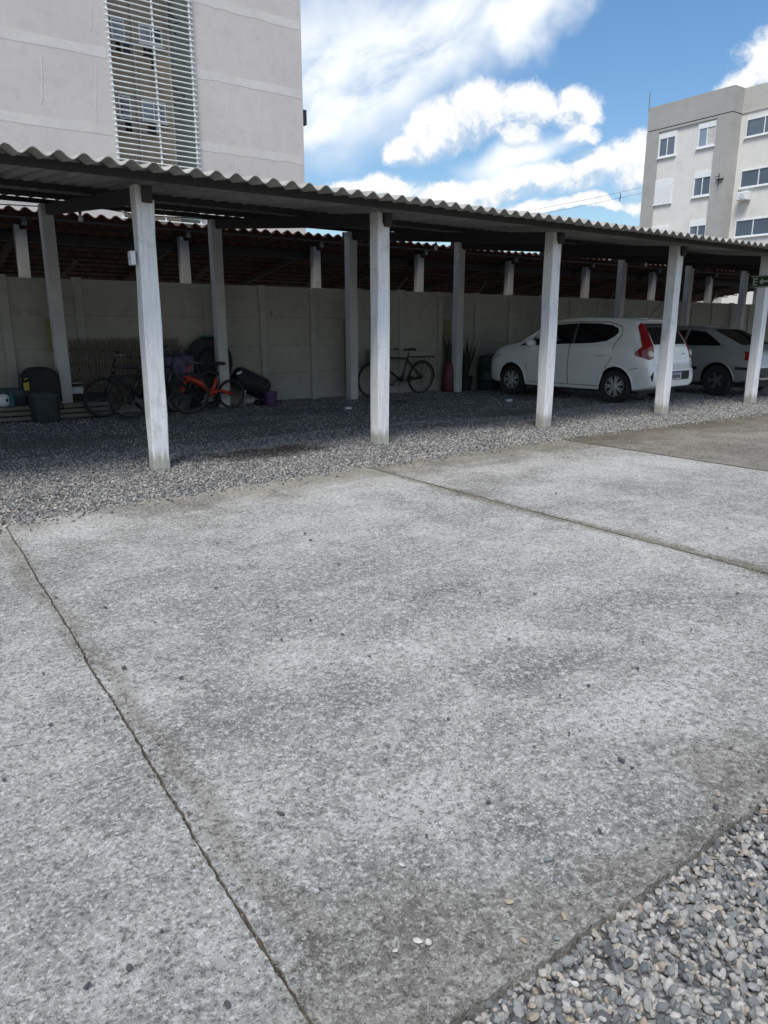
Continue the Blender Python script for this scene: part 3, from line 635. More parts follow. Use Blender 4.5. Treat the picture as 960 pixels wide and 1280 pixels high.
# grille
gr = MB()
gxm = (gx0+gx1)/2+.1
for x in (gx0+.02, gxm, gx1-.02): gr.tube([(x, YB-.05, 1.2), (x, YB-.05, ZT-1)], .045, 6)
go = gr.build('grille', MT['grille'], lb, -LO)
bar = MB().tube([(-.08, 0, 0), (gx1-gx0+.08, 0, 0)], .026, 6).mesh('grille_bar', MT['grille'])
zt_, zb_ = bz(190, -2), bz(195, 205); nb = 30; dzb = (zt_-zb_)/nb
z = zb_-12*dzb
while z < ZT-1: inst('grille_bar', bar, go, (gx0, YB-.10, z)); z += dzb
# shaft windows, set on the shaft's back wall
def window(par, O, x0, x1, z0, z1, y, pane, fr=.06, mull=1, name='window', box_=False, mat='whiteframe', axis='y'):
    """window facing -Y (axis y) or -X (axis x) at plane y; frame mesh with pane children"""
    mb = MB(); t = fr
    def bb(m_, a0, a1, b0, b1, d0, d1):
        return m_.box(a0, a1, y-d1, y-d0, b0, b1) if axis == 'y' else m_.box(y-d1, y-d0, a0, a1, b0, b1)
    zt2 = z1-(.30 if box_ else 0)
    bb(mb, x0, x1, z0, z0+t, 0, .06); bb(mb, x0, x1, zt2-t if not box_ else zt2, z1, 0, .06)
    bb(mb, x0, x0+t, z0+t, (zt2-t) if not box_ else zt2, 0, .055); bb(mb, x1-t, x1, z0+t, (zt2-t) if not box_ else zt2, 0, .055)
    xs = np.linspace(x0+t, x1-t, mull+2)
    top = zt2-t if not box_ else zt2
    for xm in xs[1:-1]: bb(mb, xm-.025, xm+.025, z0+t, top, 0, .05)
    bb(mb, x0-.05, x1+.05, z0-.05, z0-.002, 0, .11)
    w = mb.build(name, MT[mat], par, -O)
    for i in range(mull+1):
        m2 = MB(); a = xs[i]+(.0 if i == 0 else .026); b_ = xs[i+1]-(.0 if i == mull else .026)
        bb(m2, a+.002, b_-.002, z0+t+.002, top-.002, .012, .024); m2.build('pane', MT[pane if isinstance(pane, str) else pane[i]], w)
    return w
YS = YB+2.2
def sx(x, y): return float(onY(x, y, YS)[0])
def sz(x, y): return float(onY(x, y, YS)[2])
for (xa, ya, xb, yb, pn) in ((137, 22, 154, 52, ['paneblue']), (172, 30, 201, 60, ['paneblue', 'pane']), (147, 118, 162, 150, ['pane']), (176, 124, 206, 155, ['paneblue', 'paneblue'])):
    for dz in (0,):
        window(lb, LO, max(sx(xa, ya), gx0+.05), sx(xb, ya), sz(xb, yb), sz(xa, ya), YS, pn, mull=len(pn)-1)
# pipes on the shaft wall and laundry in the shaft
for x in (168, 212): MB().tube([(sx(x, 80), YS-.07, .2), (sx(x, 80), YS-.07, ZT-.5)], .055, 8).build('drain_pipe', MT['bandgrey'], lb, -LO)
for (xa, ya, xb, yb, c) in ((140, 55, 146, 69, 'bag'), (149, 56, 158, 70, 'cloth'), (174, 62, 186, 74, 'bag'), (184, 72, 189, 90, 'bag'), (152, 152, 160, 167, 'bag'), (180, 156, 190, 170, 'bag'), (191, 157, 195, 168, 'white')):
    x0, x1, z1, z0 = sx(xa, ya), sx(xb, ya), sz(xa, ya), sz(xa, yb); yg = YS-.45
    bm = MB(); n = 6; vs = []; 
    for j in range(5):
        for i in range(n+1):
            t = i/n; w_ = 1-.12*math.sin(j/4*3.14); vs.append((x0+(x1-x0)*(.5+(t-.5)*w_), yg+.05*math.sin(t*9+j*.4), z1-(z1-z0)*j/4))
    fs = [(j*7+i, j*7+i+1, j*7+8+i, j*7+7+i) for j in range(4) for i in range(n)]
    bm.add(vs, fs); o = bm.build('garment', MT[c]); so_ = o.modifiers.new('thick', 'SOLIDIFY'); so_.thickness = .02
    tag(o, {140: 'black garment leftmost of the upper washing in the barred shaft', 149: 'slate garment second from left in the upper washing of the barred shaft', 174: 'short black garment under the upper middle window of the barred shaft', 184: 'long black garment lowest of the upper washing in the barred shaft', 152: 'black garment leftmost of the lower washing in the barred shaft', 180: 'wide black garment in the middle of the lower washing in the barred shaft', 191: 'small white garment among the lower washing in the barred shaft'}[xa], 'laundry', 'washing hung in the light shaft')
for y_ in (56, 152):
    MB().tube([(gx0+.05, YS-.45, sz(150, y_)+.02), (gx1-.06, YS-.45, sz(150, y_)-.02)], .012, 5).build('clothes_line', MT['cable'], lb, -LO)
for (x, ya, yb) in ((225, 20, 38), (226, 110, 132)):
    yg = YB+.9; p0 = onY(x, ya, yg); p1 = onY(x+4, yb, yg); p0[0] = p1[0] = gx1-.3
    MB().tube([(p0[0]-.2, yg, p0[2]), (p0[0]+.25, yg-.1, (p0[2]+p1[2])/2), (p1[0]-.25, yg-.05, p1[2]), (p1[0]+.1, yg, p1[2]-.2)], .03, 6).build('drain_pipe', MT['cable'], lb, -LO)
zl = bz(381, 146); MB().box(XRt+.002, XRt+.22, YB+.05, YB+.3, zl-.3, zl+.3).build('wall_lamp', MT['blackp'], lb, -LO, bevel=.02)

# ------------------------------------------------------------------ apartment block on the right
XB = 42.
def ry(x, y): return float(onX(x, y, XB)[1])
def rz_(x, y): return float(onX(x, y, XB)[2])
YN = ry(915, 150); YFa = ry(806, 200); ZR = rz_(915, 107)
rb = empty('apartment_building', (XB, YN, 0), 0, 'cream apartment block with grey pilasters and white framed windows beyond the roof at right', 'building'); RO = Vector(rb.location)
XB2 = float(onY(927, 150, YN)[0])
mb = MB(); mb.box(XB+.1, XB+14, YN+.1, YFa-.02, -.1, ZR-.1); mb.build('wall', MT['cream'], rb, -RO)
mb = MB(); mb.box(XB2, XB+14, YN-26, YN+.098, -.1, ZR-.12); mb.build('wall', MT['cream'], rb, -RO)
yp1 = ry(891, 200); yp0 = ry(821, 200); zg = rz_(914, 139); zc = rz_(895, 148)
MB().box(XB, XB+1.5, YN, yp1, -.1, zc-.003).build('pilaster', MT['grey'], rb, -RO)
MB().box(XB, XB+1.5, yp0, YFa, -.1, zc-.003).build('pilaster', MT['grey'], rb, -RO)
MB().box(XB, XB2+.2, YN, YN+.2, zc-.001, zg-.05).box(XB, XB+.6, YN+.201, YFa, zc, zg-.05).build('frieze', MT['grey'], rb, -RO)
MB().box(XB+.06, XB2+.15, YN+.05, YFa-.04, zg-.049, zg+.001).build('groove', MT['blackp'], rb, -RO)
MB().box(XB, XB2+.5, YN, YFa, zg+.002, ZR).build('parapet', MT['grey'], rb, -RO)
MB().box(XB2-.02, XB+14.1, YN-26, YN-.003, zg+.06, ZR-.02).build('parapet', MT['bandgrey'], rb, -RO)
MB().box(XB2-.05, XB2-.001, YN-26, YN-.003, zg-.02, zg+.058).build('groove', MT['bandgrey'], rb, -RO)
# tubes on the roof and the little vent cross on the pilaster
pa = onX(811, 140, XB+.5); MB().tube([(pa[0], pa[1], ZR-.02), (pa[0], pa[1], ZR+1.1)], .03, 5).build('lightning_rod', MT['steel'], rb, -RO)
pc = onX(900, 224, XB); MB().box(XB-.12, XB-.001, pc[1]-.22, pc[1]+.2, pc[2]-.02, pc[2]+.02).box(XB-.15, XB-.121, pc[1]-.02, pc[1]+.02, pc[2]-.42, pc[2]+.3).box(XB-.16, XB-.151, pc[1]-.05, pc[1]+.28, pc[2]+.12, pc[2]+.15).box(XB-.16, XB-.151, pc[1]-.2, pc[1]-.05, pc[2]-.25, pc[2]-.22).build('cable_bracket', MT['blackp'], rb, -RO)
XA = XB+.1; ST = 2.67
w1 = (ry(843, 195), ry(821.5, 195)); w2 = (ry(897, 180)+.16, ry(872.5, 180)+.10)
z1t, z1b = rz_(832, 166), rz_(832, 196); z2t, z2b = rz_(885, 152), rz_(885, 183)
for s_ in range(5):
    d = -ST*s_
    window(rb, RO, w1[0], w1[1], z1b+d, z1t+d, XA, 'curtain' if s_ == 1 else 'pane', box_=True, axis='x', fr=.10)
    window(rb, RO, w2[0], w2[1], z2b+d, z2t+d, XA, ['curtain', 'paneblue'] if s_ == 0 else 'pane', box_=True, axis='x', fr=.10)
# closed shutter slats over the second window of the first column
mb = MB(); zz0, zz1 = z1b-ST+.07, z1t-ST-.3
for i in range(7): mb.box(XA-.075, XA-.065, w1[0]+.07, w1[1]-.07, zz0+(zz1-zz0)*i/7+.004, zz0+(zz1-zz0)*(i+1)/7-.004)
mb.build('shutter', MT['whiteframe'], rb, -RO)
for s_ in range(5):
    d = -ST*s_
    for q in range(3):
        pA = onX(934, 0, XB2)[1]; zA = float(onX(940, 148, XB2)[2]); zB_ = float(onX(940, 171, XB2)[2]); y1 = float(onX(934, 150, XB2)[1])-q*4.5; y0 = y1-2.15
        window(rb, RO, y0, y1, zB_+d, zA+d, XB2, 'pane', axis='x', fr=.07)
pc = onX(928, 245, XB2-.4); MB().box(XB2-.5, XB2-.05, pc[1]-.32, pc[1]+.32, pc[2]-.22, pc[2]+.22).build('air_conditioner', MT['white'], rb, -RO, bevel=.03)
ac = rb.children[-1]; MB().lathe([(.001, -.52), (.15, -.52), (.15, -.502)], 14, axis='x', c=(XB2+0, pc[1], pc[2])).build('fan_grille', MT['plate'], ac, (0, 0, 0))
for a, b_ in ((820, 228), (820, 262)):
    MB().box(XA-.012, XA-.002, yp1+.01, yp0-.01, rz_(850, a)-.02, rz_(850, a)+.02).build('expansion_joint', MT['bandgrey'], rb, -RO)

# ------------------------------------------------------------------ cars
def pchip(xs, ys):
    xs = np.array(xs, float); ys = np.array(ys, float); h = np.diff(xs); dl = np.diff(ys)/h; d = np.zeros_like(ys)
    for i in range(1, len(xs)-1):
        if dl[i-1]*dl[i] > 0: w1_ = 2*h[i]+h[i-1]; w2_ = h[i]+2*h[i-1]; d[i] = (w1_+w2_)/(w1_/dl[i-1]+w2_/dl[i])
    d[0] = dl[0]; d[-1] = dl[-1]
    def f(x):
        i = int(np.clip(np.searchsorted(xs, x)-1, 0, len(h)-1)); t = (x-xs[i])/h[i]
        return float(ys[i]*(1+2*t)*(1-t)**2+h[i]*d[i]*t*(1-t)**2+ys[i+1]*t*t*(3-2*t)+h[i]*d[i+1]*t*t*(t-1))
    return f
class Car:
    def __init__(s, root, P, paint):
        s.root = root; s.P = P; s.paint = paint; s.build()
    def build(s):
        P = s.P; zt = pchip(*P['top']); zb = pchip(*P['bot']); bl = pchip(*P['belt']); w = pchip(*P['w']); wr = pchip(*P['wr']); L = P['L']
        ys = sorted(set(list(np.linspace(0, L, 60))+list(np.linspace(0, .6, 26))+list(np.linspace(L-.35, L, 14))))
        vs = []; n = None
        for y in ys:
            T, B, Wd, Wr = zt(y), zb(y), w(y), wr(y); be = min(bl(y), B+(T-B)*.80); Wr = min(Wr, Wd*.93)
            h = be-B; g = T-be
            a = Vector((Wd*.955, 0, be+.015*min(1, g/.2))); c = Vector((Wr+.02, 0, be+g*.86)); m_ = (a+c)/2+Vector((.02*min(1, g/.4), 0, .0))
            half = [(0, B), (Wd*.80, B), (Wd*.93, B+.03), (Wd*.975, B+h*.25), (Wd, B+h*.55), (Wd*.997, B+h*.78), (Wd*.985, B+h*.92), (Wd*.965, be), (a.x, a.z), ((a.x*3+c.x)/4+.008*min(1, g/.4), (a.z*3+c.z)/4), (m_.x, m_.z), ((a.x+c.x*3)/4+.012*min(1, g/.4), (a.z+c.z*3)/4), (c.x, c.z), (Wr-.04, be+g*.955), (Wr*.6, T-.006), (Wr*.3, T-.001), (0, T)]
            ring = [(-x, y, z) for x, z in half]+[(x, y, z) for x, z in half[-2:0:-1]]
            n = len(ring); vs += ring
        fs = [tuple(range(n))]
        for i in range(len(ys)-1):
            for j in range(n): fs.append((i*n+j, i*n+(j+1) % n, (i+1)*n+(j+1) % n, (i+1)*n+j))
        fs.append(tuple((len(ys)-1)*n+j for j in range(n-1, -1, -1)))
        mb = MB(); mb.add(vs, fs)
        me = mb.mesh('body', [MT[s.paint], MT['blackp']]); tmp = bpy.data.objects.new('body_raw', me); COL.objects.link(tmp)
        cut = MB()
        for y in P['axles']:
            for sgn in (-1, 1): cut.lathe([(.0001, -.2), (P['arch'], -.2), (P['arch'], .2), (.0001, .2)], 40, axis='x', c=(sgn*(P['W']/2-.05), y, P['wrad']+.015), mi=0)
        cm = cut.mesh('cut', MT['blackp']); co = bpy.data.objects.new('cut', cm); COL.objects.link(co)
        md = tmp.modifiers.new('b', 'BOOLEAN'); md.operation = 'DIFFERENCE'; md.object = co; md.solver = 'EXACT'
        try: md.material_mode = 'TRANSFER'
        except Exception: pass
        dg = bpy.context.evaluated_depsgraph_get(); me2 = bpy.data.meshes.new_from_object(tmp.evaluated_get(dg))
        me2.polygons.foreach_set('use_smooth', [True]*len(me2.polygons)); me2.set_sharp_from_angle(angle=R(32))
        s.bvh = BVHTree.FromPolygons([Vector(v) for v in vs], fs)
        bpy.data.objects.remove(tmp); bpy.data.objects.remove(co)
        me2.name = 'body'; s.body = inst('body', me2, s.root)
        for y in P['axles']:      # arch lips
            for sgn in (-1, 1):
                mb = MB(); pts = []
                for q in range(25):
                    a = math.pi*(-.12+1.24*q/24); yy = y+math.cos(a)*P['arch']; z_ = P['wrad']+.015+math.sin(a)*P['arch']
                    h_ = s.bvh.ray_cast(Vector((sgn*2, yy, z_)), Vector((-sgn, 0, 0)))[0]
                    if h_: pts.append((h_.x, yy, z_))
                mb.tube(pts, .014, 6); mb.build('wheel_arch', MT[s.paint], s.root, smooth=True)
        s.floor = MB().box(-P['W']/2+.2, P['W']/2-.2, .3, P['L']-.3, .17, .3).build('underbody', MT['blackp'], s.root)
        for y in P['axles']:
            for sgn in (-1, 1): s.wheel(sgn, y)
    def patch(s, name, pts, mat, off=.004, d=None, parent=None, cuts=3, thick=.012):
        bm = bmesh.new(); vv = [bm.verts.new(p) for p in pts]; bm.faces.new(vv)
        bmesh.ops.triangulate(bm, faces=bm.faces[:]); bmesh.ops.subdivide_edges(bm, edges=bm.edges[:], cuts=cuts, use_grid_fill=True)
        bmesh.ops.triangulate(bm, faces=bm.faces[:])
        for v in bm.verts:
            if d is not None:
                dv = Vector(d).normalized(); h, nn, _, _ = s.bvh.ray_cast(v.co-dv*1.5, dv)
                if h is None: h, nn, _, _ = s.bvh.find_nearest(v.co)
            else: h, nn, _, _ = s.bvh.find_nearest(v.co)
            if d is not None and nn.dot(Vector(d)) > 0: nn = -nn
            if d is None and nn.dot(h-Vector((0, s.P['L']/2, .6))) < 0: nn = -nn
            v.co = h+nn*off
            v.co = v.co
        bmesh.ops.recalc_face_normals(bm, faces=bm.faces)
        edges = [e for e in bm.edges if len(e.link_faces) == 1]
        ctr = Vector((0, s.P['L']/2, .6))
        ex = bmesh.ops.extrude_edge_only(bm, edges=edges)
        for v in ex['geom']:
            if isinstance(v, bmesh.types.BMVert):
                h, nn, _, _ = s.bvh.find_nearest(v.co)
                if h: v.co = v.co+(h-v.co)*1.0+(h-v.co).normalized()*.004
        me = bpy.data.meshes.new(name); bm.to_mesh(me); bm.free(); me.materials.append(MT[mat])
        me.polygons.foreach_set('use_smooth', [True]*len(me.polygons)); me.set_sharp_from_angle(angle=R(40))
        return inst(name, me, parent if parent is not None else s.root)
    def both(s, name, pts, mat, **kw):
        """a side patch given as (y, z) outline, on both sides; returns the two objects"""
        r_ = []
        for sgn in (-1, 1): r_.append(s.patch(name, [(sgn*s.P['W']/2, y, z) for y, z in pts], mat, d=(-sgn, 0, 0), **kw))
        return r_
    def seam(s, pts, sgn, name='door_seam', r=.005):
        q = []
        for (y, z) in pts:
            h = s.bvh.ray_cast(Vector((sgn*2, y, z)), Vector((-sgn, 0, 0)))[0]
            if h: q.append(h+Vector((sgn*.002, 0, 0)))
        return MB().tube(q, r, 5).build(name, MT['blackp'], s.root)
    def wheel(s, sgn, y):
        P = s.P; r_ = P['wrad']; rr = r_*P.get('rimf', .66); wd = .175; x = sgn*(P['W']/2-.03)
        def px(v): return -sgn*v
        mb = MB()     # rim disc with spokes, faces outwards
        mb.lathe([(rr, .02), (rr*.95, .0), (rr*.90, .03), (rr*.86, .045)], 28, axis='x')
        mb.lathe([(rr*.86, .06), (.001, .06)], 28, axis='x', mi=1)
        ns = P.get('spokes', 7)
        for i in range(ns):
            a = 2*math.pi*i/ns
            for da in (-.13, .13):
                p0 = (.018, .05*math.cos(a+da), .05*math.sin(a+da)); p1 = (.022, rr*.9*math.cos(a+da*1.2), rr*.9*math.sin(a+da*1.2))
                mb.bar(p0, p1, rr*.16, .028, 0, up=(1, 0, 0))
        mb.lathe([(.065, .03), (.06, .0), (.02, -.006), (.001, -.006)], 16, axis='x')
        wo = mb.build('wheel', [MT[P.get('rim', 'alloy')], MT['blackp']], s.root, (x, y, r_), (0, 0, 0 if sgn < 0 else math.pi), autos=35)
        MB().lathe([(rr, .015), (rr*1.03, -.004), (r_*.93, -.012), (r_*.985, .01), (r_, .035), (r_, wd-.03), (r_*.97, wd), (rr, wd)], 36, axis='x').build('tyre', MT['rubber'], wo, autos=40)
# --- white hatchback
PR = gnd(766, 503.5); PFx = onY(638, 495, PR[1]+2.38)
yaw = math.atan2(PFx[1]-PR[1], PFx[0]-PR[0])-math.pi/2; yaw = max(min(yaw, R(9)), R(-9))
Lw = 3.87
PW = dict(L=Lw, W=1.67, wrad=.295, arch=.345, axles=(.70, 3.08), spokes=7,
    top=([0, .03, .07, .10, .14, .20, .30, .42, .50, .75, 1.5, 2.05, 2.35, 2.75, 2.98, 3.4, 3.62, 3.78, 3.85, 3.87], [.60, .64, .72, .90, 1.02, 1.12, 1.27, 1.42, 1.47, 1.50, 1.525, 1.50, 1.42, 1.20, 1.055, .98, .90, .79, .66, .56]),
    bot=([0, .12, .4, 1.2, 2.6, 3.4, 3.75, 3.87], [.30, .26, .21, .19, .19, .21, .25, .30]),
    belt=([0, .5, 1.0, 2.0, 3.0, 3.87], [1.0, 1.02, .985, .94, .89, .8]),
    w=([0, .05, .12, .3, .6, 1.2, 2.4, 3.0, 3.4, 3.65, 3.8, 3.87], [.66, .73, .775, .815, .832, .835, .835, .83, .80, .73, .62, .50]),
    wr=([0, .1, .3, .5, .9, 2.0, 2.5, 3.0, 3.6, 3.87], [.60, .60, .58, .575, .59, .60, .64, .70, .60, .45]))
cx_ = Vector((PR[0], PR[1], 0)); rotm = Matrix.Rotation(yaw, 3, 'Z')
wc = empty('parked_car', cx_-rotm @ Vector((-.80, .70, 0)), yaw, 'white five door hatchback parked nose to the wall with red upright tail lamps', 'car')
C = Car(wc, PW, 'carwhite')
dr = C.both('door', [(1.02, .30), (1.70, .28), (1.70, .96), (.78, 1.0), (.76, .80), (.90, .62)], 'carwhite', off=.005, cuts=4)
df = C.both('door', [(1.715, .28), (2.62, .29), (2.70, .60), (2.66, .90), (1.715, .955)], 'carwhite', off=.005, cuts=4)
for o, sgn in zip(dr, (-1, 1)):
    h = C.bvh.ray_cast(Vector((sgn*2, .98, .845)), Vector((-sgn, 0, 0)))[0]; MB().bar(h+Vector((sgn*.03, -.09, 0)), h+Vector((sgn*.03, .09, 0)), .03, .03).build('handle', MT['carwhite'], o, bevel=.008)
for o, sgn in zip(df, (-1, 1)):
    h = C.bvh.ray_cast(Vector((sgn*2, 1.86, .83)), Vector((-sgn, 0, 0)))[0]; MB().bar(h+Vector((sgn*.03, -.09, 0)), h+Vector((sgn*.03, .09, 0)), .03, .03).build('handle', MT['carwhite'], o, bevel=.008)
C.both('side_window', [(.80, 1.17), (.74, 1.24), (.78, 1.31), (.92, 1.365), (1.2, 1.395), (1.63, 1.405), (1.63, 1.03), (1.2, 1.05), (.95, 1.085)], 'cargl', off=.006, cuts=4)
C.both('side_window', [(1.69, 1.03), (1.69, 1.40), (2.12, 1.375), (2.42, 1.25), (2.62, 1.10), (2.68, .985)], 'cargl', off=.006, cuts=4)
C.both('pillar_trim', [(1.64, 1.03), (1.64, 1.40), (1.685, 1.40), (1.685, 1.03)], 'blackp', off=.007)
C.both('quarter_glass', [(2.73, .985), (2.68, 1.075), (2.92, .975)], 'cargl', off=.006)
C.patch('windscreen', [(-.58, 2.98, 1.06), (.58, 2.98, 1.06), (.53, 2.36, 1.41), (-.53, 2.36, 1.41)], 'cargl', off=.005, d=(0, -.7, -.7), cuts=5)
C.patch('rear_window', [(-.54, .1, 1.03), (.54, .1, 1.03), (.49, .36, 1.39), (-.49, .36, 1.39)], 'cargl', off=.006, d=(0, 1, 0), cuts=5)
C.patch('tailgate', [(-.50, 0, .60), (.50, 0, .60), (.60, .1, .68), (.62, .1, .98), (-.62, .1, .98), (-.60, .1, .68)], 'carwhite', off=.006, d=(0, 1, 0), cuts=5)
MB().box(-.52, .52, -.02, .16, 1.425, 1.45).build('spoiler', MT['carwhite'], wc, (0, .33, .0), bevel=.01)
for sgn in (-1, 1):
    dd = (-sgn*.62, .78, 0)
    tl = C.patch('tail_lamp', [(sgn*q[0], q[1], q[2]) for q in [(.60, .36, 1.40), (.56, .30, 1.36), (.585, .16, 1.06), (.60, .10, .98), (.64, .08, .80), (.72, .12, .775), (.80, .34, .845), (.79, .36, .90), (.72, .30, 1.0), (.68, .34, 1.15), (.645, .40, 1.34)]], 'redlens', off=.012, d=dd, cuts=4)
    q = Vector((sgn*.70, .10, .875)); h, nn, _, _ = C.bvh.ray_cast(q-Vector(dd).normalized()*1.5, Vector(dd).normalized())
    if nn.dot(Vector(dd)) > 0: nn = -nn
    m_ = MB().lathe([(.001, .026), (.05, .022), (.066, .010), (.068, -.01)], 20); o = m_.build('reversing_lens', MT['clearlens'], tl, h+nn*.008, nn.to_track_quat('Z', 'Y').to_euler(), smooth=True)
bi = C.patch('bumper_insert', [(-.70, 0, .41), (.70, 0, .41), (.73, 0, .49), (.69, 0, .565), (-.69, 0, .565), (-.73, 0, .49)], 'blackp', off=.007, d=(0, 1, 0), cuts=5)
pl_ = MB().box(-.20, .20, -.008, 0, -.065, .065).build('number_plate', MT['plate'], wc, (0, -.014, .485))
for i in range(7): MB().box(-.165+i*.049, -.165+i*.049+.028, -.012, -.0085, -.045, .025).build('plate_character', MT['blackp'], pl_)
MB().box(-.17, .17, -.012, -.0085, .042, .058).build('plate_band', simple('plate_blue', (.02, .05, .25), .4), pl_)
h = C.bvh.ray_cast(Vector((.0, -1, .86)), Vector((0, 1, 0)))[0]
MB().box(-.042, .042, -.016, 0, -.042, .042).build('badge', MT['chrome'], wc, h, (R(-8), 0, 0), bevel=.008)
MB().box(-.03, .03, -.02, -.0165, -.03, .03).build('badge_field', simple('badge_dark', (.06, .01, .02), .3), wc, h, (R(-8), 0, 0))
h = C.bvh.ray_cast(Vector((.0, -1, .74)), Vector((0, 1, 0)))[0]; MB().lathe([(.018, .0), (.015, -.012), (.001, -.013)], 12, axis='y').build('boot_lock', MT['chrome'], wc, h)
h = C.bvh.ray_cast(Vector((.4, -1, .86)), Vector((0, 1, 0)))[0]; MB().box(-.07, .07, -.012, 0, -.012, .012).build('boot_emblem', MT['chrome'], wc, h)
MB().tube([(.0, .62, 1.48), (.0, .40, 1.72), (.0, .33, 1.80)], .006, 5).build('aerial', MT['blackp'], wc)
for sgn in (-1, 1):
    MB().lathe([(.001, -.13), (.06, -.10), (.075, 0), (.06, .09), (.001, .11)], 12, axis='x').build('wing_mirror', MT['carwhite'], wc, (sgn*.93, 2.52, 1.03), smooth=True)
    C.patch('headlamp', [(sgn*.80, 3.35, .80), (sgn*.72, 3.62, .66), (sgn*.50, 3.72, .66), (sgn*.60, 3.62, .78)], 'clearlens', off=.008, d=(-sgn*.5, -.8, -.2))
for sgn in (-1, 1):
    C.seam([(1.02, .30), (.90, .62), (.77, .80), (.77, 1.0), (.66, 1.2), (.70, 1.34), (1.0, 1.42), (1.65, 1.43), (2.2, 1.40), (2.5, 1.24), (2.70, 1.04), (2.71, .60), (2.62, .29)], sgn, r=.0065)
    C.seam([(1.7075, z) for z in np.linspace(.28, 1.41, 12)], sgn, r=.0065); C.seam([(y_, .285) for y_ in np.linspace(1.02, 2.62, 14)], sgn, r=.006)
    C.seam([(.10, .62), (.30, .63), (.42, .60)], sgn, r=.005)
# --- grey saloon/hatch
PG = dict(L=3.95, W=1.63, wrad=.30, arch=.35, axles=(.80, 3.15), spokes=5, rim='steel', rimf=.6,
    top=([0, .04, .10, .16, .28, .45, .85, 1.15, 1.4, 1.75, 2.1, 2.35, 2.75, 3.0, 3.5, 3.8, 3.95], [.55, .66, .80, .89, .95, 1.00, 1.18, 1.31, 1.36, 1.38, 1.36, 1.29, 1.07, .97, .90, .78, .56]),
    bot=([0, .2, .6, 1.5, 3.2, 3.95], [.34, .30, .24, .22, .24, .32]),
    belt=([0, .5, 1.0, 2.0, 3.0, 3.95], [.92, .93, .93, .91, .88, .8]),
    w=([0, .05, .12, .3, .7, 1.5, 2.8, 3.5, 3.8, 3.95], [.70, .755, .785, .80, .812, .815, .815, .79, .70, .58]),
    wr=([0, .2, .5, 1., 2., 2.5, 3., 3.95], [.66, .62, .58, .56, .56, .6, .68, .5]))
g2 = onX(892, 494, 13.98)
gc = empty('parked_car', Vector((13.98+.78, 7.98-.80, 0)), R(0), 'old grey hatchback in the shaded bay right of the white car', 'car')
G = Car(gc, PG, 'cargrey')
G.both('side_window', [(.80, .99), (1.00, 1.12), (1.22, 1.24), (1.55, 1.275), (1.55, .975), (.84, .97)], 'cargl', off=.006, cuts=4)
G.both('side_window', [(1.62, .975), (1.62, 1.275), (2.05, 1.245), (2.45, 1.06), (2.60, .96)], 'cargl', off=.006, cuts=4)
gd = G.both('door', [(1.58, .32), (2.75, .32), (2.78, .70), (2.70, .93), (1.58, .95)], 'cargrey', off=.005, cuts=4)
for o, sgn in zip(gd, (-1, 1)):
    h = G.bvh.ray_cast(Vector((sgn*2, 1.75, .80)), Vector((-sgn, 0, 0)))[0]; MB().bar(h+Vector((sgn*.025, -.08, 0)), h+Vector((sgn*.025, .08, 0)), .03, .03).build('handle', MT['blackp'], o)
G.both('side_moulding', [(.10, .52), (.42, .53), (.42, .58), (.10, .57)], 'blackp', off=.012)
G.both('side_moulding', [(1.22, .50), (2.76, .50), (2.76, .56), (1.22, .56)], 'blackp', off=.012)
G.patch('rear_window', [(-.56, .42, 1.0), (.56, .42, 1.0), (.50, 1.1, 1.28), (-.50, 1.1, 1.28)], 'cargl', off=.006, d=(0, .7, -.7), cuts=5)
G.patch('windscreen', [(-.58, 2.9, 1.0), (.58, 2.9, 1.0), (.52, 2.35, 1.30), (-.52, 2.35, 1.30)], 'cargl', off=.006, d=(0, -.7, -.7), cuts=5)
for sgn in (-1, 1):
    G.patch('tail_lamp', [(sgn*.50, .1, .70), (sgn*.72, .06, .70), (sgn*.79, .26, .71), (sgn*.79, .22, .86), (sgn*.72, .12, .87), (sgn*.50, .15, .87)], 'redlens', off=.010, d=(-sgn*.6, .8, 0))
G.patch('rear_bumper', [(-.70, 0, .38), (.70, 0, .38), (.72, 0, .56), (-.72, 0, .56)], 'blackp', off=.02, d=(0, 1, 0), cuts=4)
MB().box(-.2, .2, -.008, 0, -.06, .06).build('number_plate', MT['plate'], gc, (0, .03, .68))
for sgn in (-1, 1): G.patch('headlamp', [(sgn*.45, 3.85, .62), (sgn*.66, 3.82, .62), (sgn*.66, 3.78, .74), (sgn*.45, 3.83, .74)], 'clearlens', off=.008, d=(0, -1, 0))
MB().lathe([(.001, -.12), (.06, -.09), (.07, 0), (.001, .10)], 12, axis='x').build('wing_mirror', MT['blackp'], gc, (-.9, 2.5, 1.0), smooth=True)

